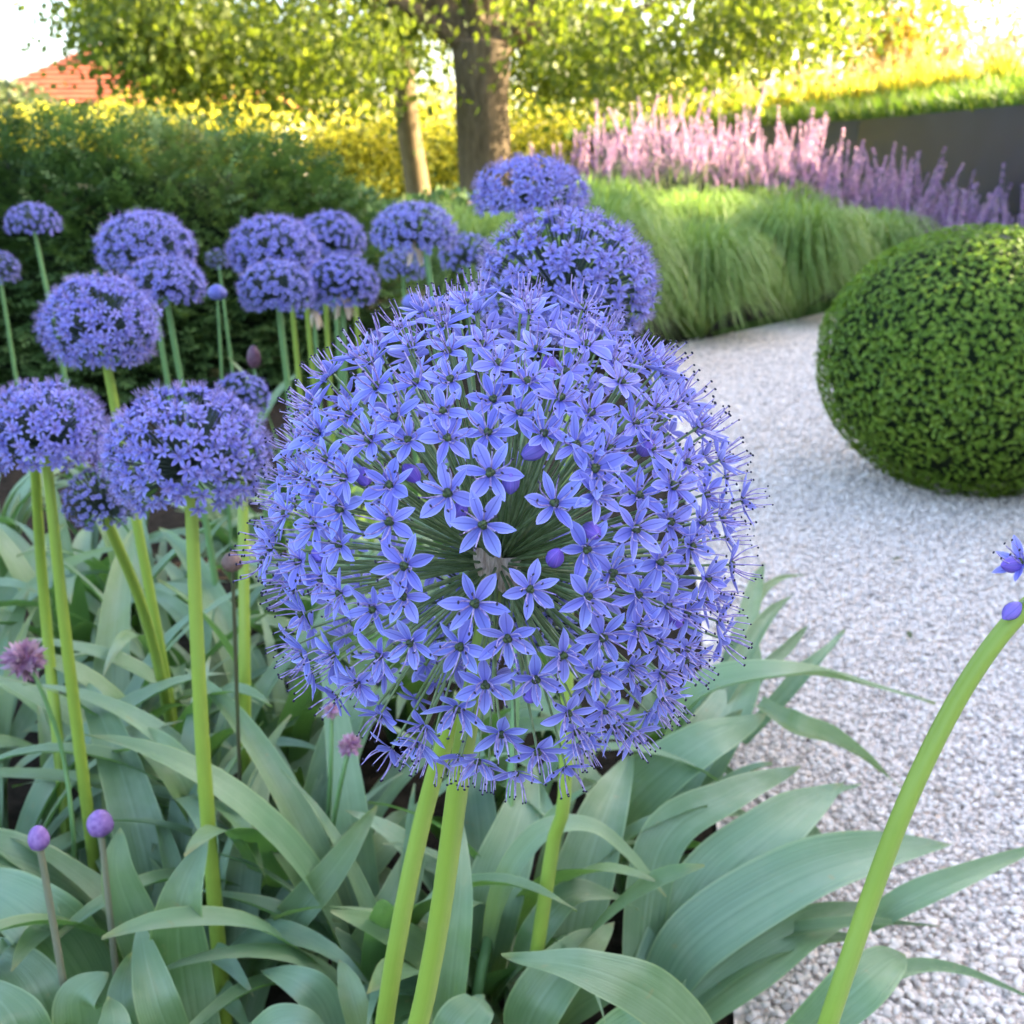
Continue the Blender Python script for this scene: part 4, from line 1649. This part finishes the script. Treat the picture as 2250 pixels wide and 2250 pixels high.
allium('blue allium head cut by the picture edge above twin stems', 82, 818, 118, 0.050, DZ(205, 1840, 0.0), [DT(130, 1250, 0.94)], 0.84, -0.6, True, 290, 0.0050, 6, 'stem', fsc=0.60)
allium('large blue allium head with open dark centre beside the big globe', 355, 858, 156, 0.059, DZ(432, 2010, 0.0), [DT(385, 1450, 0.84)], 0.84, -0.62, True, 330, 0.0058, 6, 'stem', fsc=0.54)
allium('pale blue allium head hanging lower behind the large open-centred one', 190, 942, 70, 0.030, DZ(352, 1520, 0.0), [DT(285, 1200, 1.08)], 0.9, -0.8, False, 210, 0.0052, 4, 'stem')
allium('small pale allium head behind the shoulder of the large open-centred one', 455, 750, 55, 0.028, DZ(462, 1660, 0.0), [DT(462, 1300, 1.05)], 0.85, -0.7, False, 190, 0.0058, 4, 'stem', fsc=0.6)
for sx, sy, w in ((548, 540, 'left of the gap'), (576, 548, 'in the middle'), (612, 520, 'right of the middle'), (668, 528, 'at its right end')):
    allium('slim pale stalk in the bundle under the foursome, ' + w + ', head hidden', sx, sy, 34, 0.024, None, None, 0.8, -0.6, False, 70, 0.0042, 0, 'stem', (0.0, 0))
# a second stalk beside the big globe's own, its small head hidden behind the globe
allium('pale green stalk pressed against the big globe stem, head hidden behind it', 968, 1130, 175, 0.040, DZ(690, 2360, 0.0), [DT(725, 1932, 0.60), DT(826, 1440, 0.555)], 0.85, -0.8, False, 90, 0.0048, 0, 'stem', fsc=0.6)
# twin stalk left of the edge head
allium('second stalk of the twin stems at the picture edge, its head hidden', 60, 800, 80, 0.036, DZ(150, 1800, 0.0), [DT(85, 1150, 1.08)], 0.8, -0.6, False, 100, 0.0052, 3, 'stem', fsc=0.7)


# ---- small buds and pink heads
def bud_plant(label, cx, cy, rD, t, low, mat='bud', asp=1.15, stem_m='stem_blue', sr=0.0022, name='allium_bud', cat='flower bud', mids=()):
    C = DT(cx, cy, t)
    rw = rD * K * t / FPX
    b = np.array(low, float)
    e = empty(name, (b[0], b[1], 0), label, cat)
    stem_part(e, [(b[0], b[1], 0), ] + [np.asarray(m) for m in mids] + [b * 0.3 + C * 0.7 if not len(mids) else C * 0.9 + np.asarray(mids[-1]) * 0.1, C - np.array([0, 0, rw * 0.6])], sr * 1.25, sr, stem_m, 'stem', 14, 8)
    mb = MB()
    V, U, F = [], [], []
    seg, rings = 18, 12
    for i in range(rings + 1):
        th = math.pi * i / rings
        for k in range(seg):
            a = 2 * math.pi * k / seg
            rr = math.sin(th) ** 0.9 * (1 + 0.05 * math.cos(a * 6))
            zz = math.cos(th)
            tap = 1 - 0.25 * max(0, zz) ** 1.5
            V.append(rel(e, C) + np.array([rr * math.cos(a) * tap, rr * math.sin(a) * tap, zz * asp * (1.12 if zz > 0 else 0.9)]) * rw)
            U.append((math.cos(a * 6), 1 - i / rings, 0.5))
    F = [(i * seg + k, (i + 1) * seg + k, (i + 1) * seg + (k + 1) % seg, i * seg + (k + 1) % seg) for i in range(rings) for k in range(seg)]
    mb.add(V, F, 0, U)
    mb.build('bud', mat, e)
    return e


def pink_head(label, cx, cy, rD, t, low, mids=(), n=70):
    C = DT(cx, cy, t)
    rw = rD * K * t / FPX
    b = np.array(low, float)
    e = empty('pink_allium', (b[0], b[1], 0), label, 'allium', 'small pink alliums')
    stem_part(e, [(b[0], b[1], 0)] + [np.asarray(m) for m in mids] + [C], 0.0024, 0.0017, 'stem_blue', 'stem', 16, 8)
    mb = MB()
    D = rand_dirs(n)
    D[:, 2] = D[:, 2] * 0.8 + 0.15
    D = nrm(D)
    P = rel(e, C) + D * rw * 0.30
    for q in range(2):
        d = nrm(D + rng.normal(0, 0.2, (n, 3)))
        leaf_quads(mb, P, d, perp(d), rw * rng.uniform(0.55, 0.75, n), rw * 0.15, 0, rng.random(n))
    ball(mb, rel(e, C), rw * 0.36, 10, 6, 0, 0.05)
    mb.build('flower_head', 'pink_petal', e)['kind'] = 'stuff'


M['seed'] = plain_mat('seed_head', (0.10, 0.055, 0.05), (0.20, 0.12, 0.10), 300.0, 0.55)
M['maroon'] = plain_mat('maroon_bud', (0.06, 0.02, 0.045), (0.16, 0.07, 0.12), 200.0, 0.5)
M['blue_bud'] = plain_mat('blue_bud', (0.07, 0.08, 0.30), (0.20, 0.20, 0.62), 300.0, 0.6)


def under(cx, cy, t, dx=0.0, dy=0.0):
    p = DT(cx, cy, t)
    return (p[0] + dx, p[1] + dy, 0)


bud_plant('round violet bud on a thin stem right of the lower flower pair', 410, 553, 18, 1.55, under(410, 553, 1.55, -0.015), 'blue_bud', 0.8)
bud_plant('bluish bud blurred below the tan-collared head', 780, 571, 21, 1.9, under(780, 571, 1.9), 'blue_bud', 0.75)
bud_plant('grey-violet bud just left of the big globe top', 711, 640, 16, 1.5, under(711, 640, 1.5), 'blue_bud', 0.95)
bud_plant('dark maroon bud among the stems of the foursome', 479, 676, 13, 1.5, under(479, 676, 1.5), 'maroon', 1.7)
bud_plant('smooth brown round bud on a dark stem touching the big globe edge', 438, 1062, 20, 0.92, under(428, 1175, 0.95, -0.01), 'seed', 0.95, 'stem_brown', 0.0016)
bud_plant('pointed purple bud near the lower picture edge', 73, 1583, 20, 0.76, under(110, 1740, 0.78, 0.0), 'purple_bud', 1.25, 'stem_pink', 0.0024)
bud_plant('rounder purple bud half hidden behind the twin stem', 189, 1555, 25, 0.84, under(185, 1640, 0.84), 'purple_bud', 1.05, 'stem_pink', 0.0024)
pink_head('papery pink allium head at the picture edge on a curving thin stem', 46, 1246, 46, 0.95, DZ(142, 1790, 0.0), [DT(140, 1600, 0.98), DT(118, 1420, 0.97), DT(75, 1295, 0.95)], 90)
pink_head('tiny pink allium head beneath the big globe, the higher of two', 626, 1341, 19, 0.95, DZ(608, 1690, 0.0), [DT(622, 1500, 0.97)], 50)
pink_head('small pink allium head touching the lowest florets of the big globe', 660, 1406, 27, 0.90, DZ(600, 1730, 0.0), [DT(635, 1520, 0.93)], 60)


# ---- curved bare stalk on the right with a nearly spent head leaving the frame
def curved():
    base = np.array([0.06, 0.47, 0.0])
    e = empty('spent_allium', base, 'long curved green stalk with nearly spent blue head leaving the picture edge', 'allium')
    pts = [base, DT(1490, 2150, 0.53), DT(1562, 1932, 0.50), DT(1640, 1700, 0.49), DT(1712, 1510, 0.48), DT(1800, 1330, 0.475), DT(1890, 1195, 0.47), DT(1975, 1110, 0.47)]
    stem_part(e, pts, 0.0046, 0.0039, 'stem', 'stem', 40, 16)
    core = DT(1975, 1110, 0.47)
    rb = MB()
    ball(rb, rel(e, core), 0.006, 10, 7, 0)
    rb.build('receptacle', 'receptacle', e)
    spec = [(1926, 1062, 'f', (-0.75, -0.35, 0.65)), (1912, 1150, 'b', (-0.75, -0.3, -0.55)), (1913, 1066, 'b', (-0.95, -0.2, 0.05)), (1985, 1020, 'f', (0.0, -0.4, 0.9)), (2030, 1060, 'f', (0.7, -0.4, 0.5)),
            (2040, 1130, 'f', (0.9, -0.3, 0.0)), (1990, 1180, 'b', (0.2, -0.2, -0.9)), (1960, 1040, 'b', (-0.2, 0.5, 0.8))]
    for k, (x, y, kind, d) in enumerate(spec):
        p = DT(x, y, 0.465)
        ori = nrm(np.array(d))
        if kind == 'f':
            f = link('floret', COR[3 + 4 * (k % 2)], e)
            f.matrix_local = mat4(frame(ori, k), rel(e, p), 0.9)
            link('stamen_cluster', STA[k % 5], f)
            link('ovary', OVARY, f)
        else:
            f = link('bud', BUD, e)
            p = p - ori * 0.004
            f.matrix_local = mat4(frame(ori, k * 0.7), rel(e, p), 1.05)
        mb = MB()
        tube(mb, [rel(e, core), rel(e, p)], 0.0007, 5, 0, False)
        mb.build('pedicel', 'pedicel', e)
    # its leaves
    lf = [([(1640, 1745, 0.10), (1720, 1697, 0.13), (1830, 1650, 0.14), (1975, 1592, 0.12)], 26, 0.55, 0.5, 0.0),
          ([(1470, 2000, 0.10), (1600, 1880, 0.17), (1668, 1820, 0.18), (1706, 1800, 0.17)], 48, 0.5, 0.15, 0.0),
          ([(1500, 1960, 0.12), (1660, 1850, 0.16), (1790, 1830, 0.15), (1960, 1890, 0.10)], 18, 0.4, 0.6, 0.4),
          ([(1330, 1850, 0.05), (1450, 1775, 0.11), (1600, 1745, 0.13), (1775, 1748, 0.09)], 18, 0.2, 0.6, 0.3)]
    for pts, w, face, fold, tw in lf:
        P = [DZ(*q) for q in pts]
        t = np.linalg.norm(P[len(P) // 2] - CAMP)
        strap_leaf(e, P, w * K * t / FPX, face, fold, 0.05, tw, 0.6, 24)
    return e


curved()


# ---- hand-placed leaf clumps
def clump(label, base, leaves, name='leaf_clump'):
    e = empty(name, (base[0], base[1], 0), label, 'leaf clump', 'broad grey-green leaf clumps in the bed')
    for pts, w, face, fold, tw in leaves:
        P = [DZ(*q) for q in pts]
        t = np.linalg.norm(P[len(P) // 2] - CAMP)
        strap_leaf(e, P, w * K * t / FPX, face, fold + rng.uniform(0, 0.12), rng.uniform(0.08, 0.2), tw + rng.normal(0, 0.15), 0.6, 32)
    return e


clump('clump of long broad leaves fanned out over the gravel beside the curved stalk', DZ(1230, 1850, 0), [
    ([(1205, 1930, 0.04), (1330, 1690, 0.14), (1470, 1560, 0.18), (1590, 1478, 0.17)], 66, 0.6, 0.2, 0.0),
    ([(1225, 1920, 0.04), (1310, 1775, 0.12), (1500, 1655, 0.16), (1660, 1605, 0.16), (1795, 1592, 0.12)], 60, 0.55, 0.18, 0.0),
    ([(1250, 1960, 0.05), (1400, 1840, 0.10), (1530, 1755, 0.12), (1660, 1700, 0.10)], 46, 0.5, 0.3, 0.1),
    ([(1200, 1900, 0.05), (1245, 1600, 0.17), (1380, 1500, 0.20), (1512, 1445, 0.19)], 44, 0.55, 0.2, 0.0),
    ([(1230, 1950, 0.05), (1380, 1830, 0.10), (1500, 1780, 0.11), (1620, 1770, 0.08)], 30, 0.4, 0.5, 0.4),
    ([(1350, 1700, 0.06), (1450, 1560, 0.12), (1560, 1500, 0.14), (1625, 1478, 0.12)], 24, 0.5, 0.3, 0.4),
    ([(1400, 1650, 0.05), (1480, 1590, 0.09), (1540, 1580, 0.10), (1570, 1610, 0.07)], 30, 0.5, 0.3, 0.0)])
clump('clump of pointed leaves over the gravel at the right edge of the globe', DZ(1290, 1480, 0), [
    ([(1130, 1620, 0.06), (1200, 1500, 0.15), (1330, 1400, 0.20), (1445, 1350, 0.20)], 58, 0.6, 0.15, 0.0),
    ([(1265, 1420, 0.12), (1330, 1310, 0.20), (1480, 1275, 0.22), (1600, 1285, 0.19), (1765, 1328, 0.13)], 38, 0.15, 0.55, 0.25),
    ([(1430, 1330, 0.17), (1500, 1372, 0.17), (1600, 1415, 0.14), (1702, 1485, 0.09)], 25, 0.35, 0.6, 0.2),
    ([(1270, 1420, 0.08), (1350, 1330, 0.15), (1440, 1180, 0.19), (1497, 1122, 0.18)], 20, 0.5, 0.6, 0.4),
    ([(1400, 1400, 0.06), (1500, 1290, 0.12), (1550, 1240, 0.14), (1595, 1188, 0.15)], 17, 0.5, 0.6, 0.4),
    ([(1350, 1400, 0.06), (1430, 1280, 0.12), (1490, 1220, 0.13), (1525, 1180, 0.12)], 14, 0.5, 0.5, 0.4),
    ([(1330, 1370, 0.05), (1400, 1200, 0.14), (1425, 1110, 0.15), (1442, 1062, 0.14)], 20, 0.5, 0.4, 0.5),
    ([(1360, 1330, 0.05), (1420, 1150, 0.12), (1465, 1098, 0.13), (1520, 1085, 0.11)], 12, 0.4, 0.5, 0.5),
    ([(1250, 1560, 0.05), (1330, 1420, 0.13), (1400, 1290, 0.16), (1420, 1180, 0.15)], 50, 0.6, 0.2, 0.3)])
clump('clump of leaves around the foot of the big globe stem', DZ(1050, 1960, 0), [
    ([(1360, 2010, 0.16), (1250, 1895, 0.24), (1110, 1828, 0.27), (948, 1806, 0.26)], 52, 0.65, 0.12, 0.0),
    ([(915, 1850, 0.10), (950, 1680, 0.20), (1020, 1575, 0.24), (1110, 1560, 0.24), (1190, 1615, 0.21), (1258, 1692, 0.17)], 26, 0.3, 0.35, 0.2),
    ([(930, 1900, 0.08), (1000, 1780, 0.17), (1070, 1695, 0.19), (1140, 1690, 0.18), (1205, 1715, 0.15)], 30, 0.4, 0.3, 0.3),
    ([(835, 2010, 0.12), (852, 1830, 0.20), (868, 1690, 0.25), (872, 1545, 0.27)], 32, 0.85, 0.25, 0.0),
    ([(890, 1900, 0.06), (930, 1700, 0.16), (975, 1560, 0.20), (1010, 1440, 0.21)], 56, 0.75, 0.2, 0.0),
    ([(1050, 1900, 0.05), (1090, 1700, 0.13), (1140, 1540, 0.18), (1190, 1420, 0.19)], 58, 0.7, 0.2, 0.0),
    ([(980, 1990, 0.10), (1010, 1900, 0.16), (1090, 1800, 0.18), (1160, 1740, 0.17)], 50, 0.7, 0.2, 0.0),
    ([(820, 2050, 0.14), (860, 1950, 0.19), (900, 1900, 0.20), (915, 1880, 0.20)], 46, 0.7, 0.1, 0.0),
    ([(1080, 2020, 0.12), (1180, 1960, 0.17), (1250, 1930, 0.18), (1330, 1920, 0.17)], 50, 0.6, 0.2, 0.0)])
clump('clump of broad upright leaves beside the stem of the large open-centred head', DZ(370, 2020, 0), [
    ([(395, 2070, 0.08), (345, 1850, 0.17), (340, 1710, 0.23), (392, 1575, 0.27)], 54, 0.85, 0.15, 0.0),
    ([(300, 1880, 0.08), (262, 1760, 0.16), (222, 1650, 0.21), (226, 1562, 0.24)], 40, 0.85, 0.12, 0.0),
    ([(370, 2060, 0.08), (310, 1930, 0.17), (280, 1830, 0.20), (262, 1738, 0.22)], 38, 0.8, 0.2, 0.0),
    ([(300, 2070, 0.10), (260, 1960, 0.15), (232, 1880, 0.18), (250, 1800, 0.19)], 36, 0.7, 0.25, 0.3),
    ([(440, 2080, 0.10), (490, 1970, 0.16), (560, 1930, 0.18), (640, 1960, 0.16)], 40, 0.5, 0.2, 0.0)])
clump('clump of wide blue-green leaves in the lower picture corner', DZ(150, 1960, 0), [
    ([(205, 1930, 0.05), (120, 1790, 0.14), (40, 1710, 0.18), (-90, 1640, 0.18)], 66, 0.7, 0.15, 0.0),
    ([(130, 2040, 0.10), (150, 1940, 0.15), (150, 1880, 0.18), (205, 1835, 0.19)], 48, 0.75, 0.1, 0.0),
    ([(110, 1990, 0.08), (80, 1890, 0.14), (30, 1820, 0.16), (-60, 1770, 0.16)], 46, 0.6, 0.2, 0.2),
    ([(60, 2050, 0.12), (40, 1960, 0.17), (10, 1900, 0.19), (-60, 1840, 0.19)], 50, 0.6, 0.15, 0.0),
    ([(170, 2080, 0.14), (200, 2000, 0.17), (215, 1930, 0.19), (205, 1880, 0.2)], 36, 0.7, 0.2, 0.0)])
clump('clump with an arching pale leaf and a bent yellow leaf edge beside the twin stems', DZ(330, 1720, 0), [
    ([(400, 1650, 0.09), (345, 1480, 0.20), (265, 1395, 0.23), (165, 1400, 0.20)], 34, 0.3, 0.45, 0.5),
    ([(420, 1640, 0.05), (320, 1560, 0.12), (230, 1480, 0.16), (140, 1440, 0.17)], 46, 0.75, 0.15, 0.0),
    ([(-40, 1460, 0.19), (120, 1468, 0.19), (270, 1500, 0.18), (360, 1535, 0.16), (372, 1600, 0.12)], 15, 0.4, 0.5, 0.3),
    ([(440, 1700, 0.05), (400, 1600, 0.12), (330, 1590, 0.13), (250, 1560, 0.12)], 34, 0.5, 0.3, 0.0),
    ([(300, 1700, 0.05), (370, 1610, 0.12), (400, 1560, 0.14), (440, 1540, 0.14)], 26, 0.5, 0.4, 0.0)])
clump('clump of long slanting leaves between the two foremost tall stems', DZ(500, 1930, 0), [
    ([(450, 1860, 0.05), (540, 1750, 0.14), (630, 1640, 0.19), (712, 1520, 0.22)], 36, 0.7, 0.4, 0.1),
    ([(510, 1840, 0.05), (580, 1720, 0.13), (650, 1610, 0.17), (712, 1525, 0.18)], 32, 0.7, 0.35, 0.2),
    ([(440, 1780, 0.05), (470, 1650, 0.14), (490, 1600, 0.16), (500, 1572, 0.17)], 30, 0.7, 0.2, 0.2),
    ([(640, 2000, 0.10), (610, 1900, 0.15), (560, 1850, 0.17), (492, 1830, 0.16)], 36, 0.6, 0.2, 0.0),
    ([(700, 2020, 0.12), (670, 1900, 0.17), (655, 1850, 0.18), (640, 1810, 0.19)], 24, 0.7, 0.3, 0.0),
    ([(470, 1420, 0.10), (540, 1365, 0.15), (600, 1345, 0.16), (660, 1345, 0.15)], 24, 0.35, 0.3, 0.2),
    ([(560, 1800, 0.05), (650, 1680, 0.12), (720, 1600, 0.15), (780, 1570, 0.15)], 40, 0.6, 0.2, 0.1),
    ([(600, 1900, 0.05), (720, 1750, 0.13), (770, 1650, 0.16), (790, 1560, 0.18)], 38, 0.7, 0.25, 0.1)])

# fill the bed with further clumps
fill = [(-0.62, 1.12, 'at the picture edge under the pink papery head'), (-0.44, 1.30, 'behind the twin stems at the left'), (-0.28, 1.14, 'between the twin stems and the open-centred head stem'),
        (-0.15, 1.32, 'behind the brown round bud'), (-0.06, 1.06, 'under the lower left rim of the big globe'), (0.06, 1.28, 'hidden in shade straight below the big globe'),
        (0.17, 1.22, 'under the lower right rim of the big globe'), (-0.70, 1.62, 'below the lilac-blue round head'), (-0.42, 1.72, 'below the shoulder head, towards the hedge'),
        (-0.16, 1.70, 'among the stems behind the left rim of the globe'), (-0.52, 0.92, 'low at the picture edge behind the purple buds'), (-0.21, 0.90, 'in the dark hollow between the front stems'),
        (-0.02, 0.84, 'in the dark hollow right of the big globe stem'), (0.13, 0.98, 'behind the arched bent leaf'), (-0.36, 1.02, 'behind the arching pale leaf'), (-0.95, 1.9, 'farthest back by the hedge'), (-0.60, 1.38, 'in the gap left of the twin stems'),
        (-0.47, 1.12, 'between the pink papery head and the twin stems'), (-0.30, 1.45, 'behind the pale hanging head'), (-0.74, 1.30, 'cut by the picture edge below the edge head'),
        (-0.12, 0.78, 'in the dark gap just left of the big globe stem'), (0.02, 0.72, 'low in the gap right of the globe stem'), (-0.55, 1.52, 'below the gap between edge head and open-centred head'),
        (-0.33, 1.88, 'behind the open-centred head, towards the hedge foot'), (-0.78, 2.10, 'at the hedge foot under the lone tall head'), (-0.48, 2.25, 'at the hedge foot under the foursome'), (-0.30, 0.80, 'at the lower edge beside the open-centred head stem')]
for k, (x, y, w) in enumerate(fill):
    e = empty('leaf_clump', (x, y, 0), 'upright strap-leaved clump ' + w, 'leaf clump', 'broad grey-green leaf clumps in the bed')
    q = 0.62 if x > 0.0 else 1.0
    rosette(e, (x, y), 9, (0.30 + 0.03 * (k % 3)) * q, 0.022, 1.0)
    rosette(e, (x + 0.03, y - 0.03), 6, 0.27 * q, 0.012, 1.1)


# withered folded leaf tip and two scraps on the gravel
def litter():
    for k, (x, y) in enumerate([(1683, 1057), (1718, 1204)]):
        p = DZ(x, y, 0.024)
        mb = MB()
        V, F, U = petal_arr(0.022, 0.005, 0.15, 0.3)
        mb.add(rotz(V, 0.4 + k), F, 0, U)
        o = mb.build('fallen_leaf', 'grey_leaf', None, True, tuple(p))
        tag(o, ['small fallen leaf on the gravel below the clipped ball', 'small fallen leaf on the gravel left of the curved stalk'][k], 'fallen leaf')


litter()
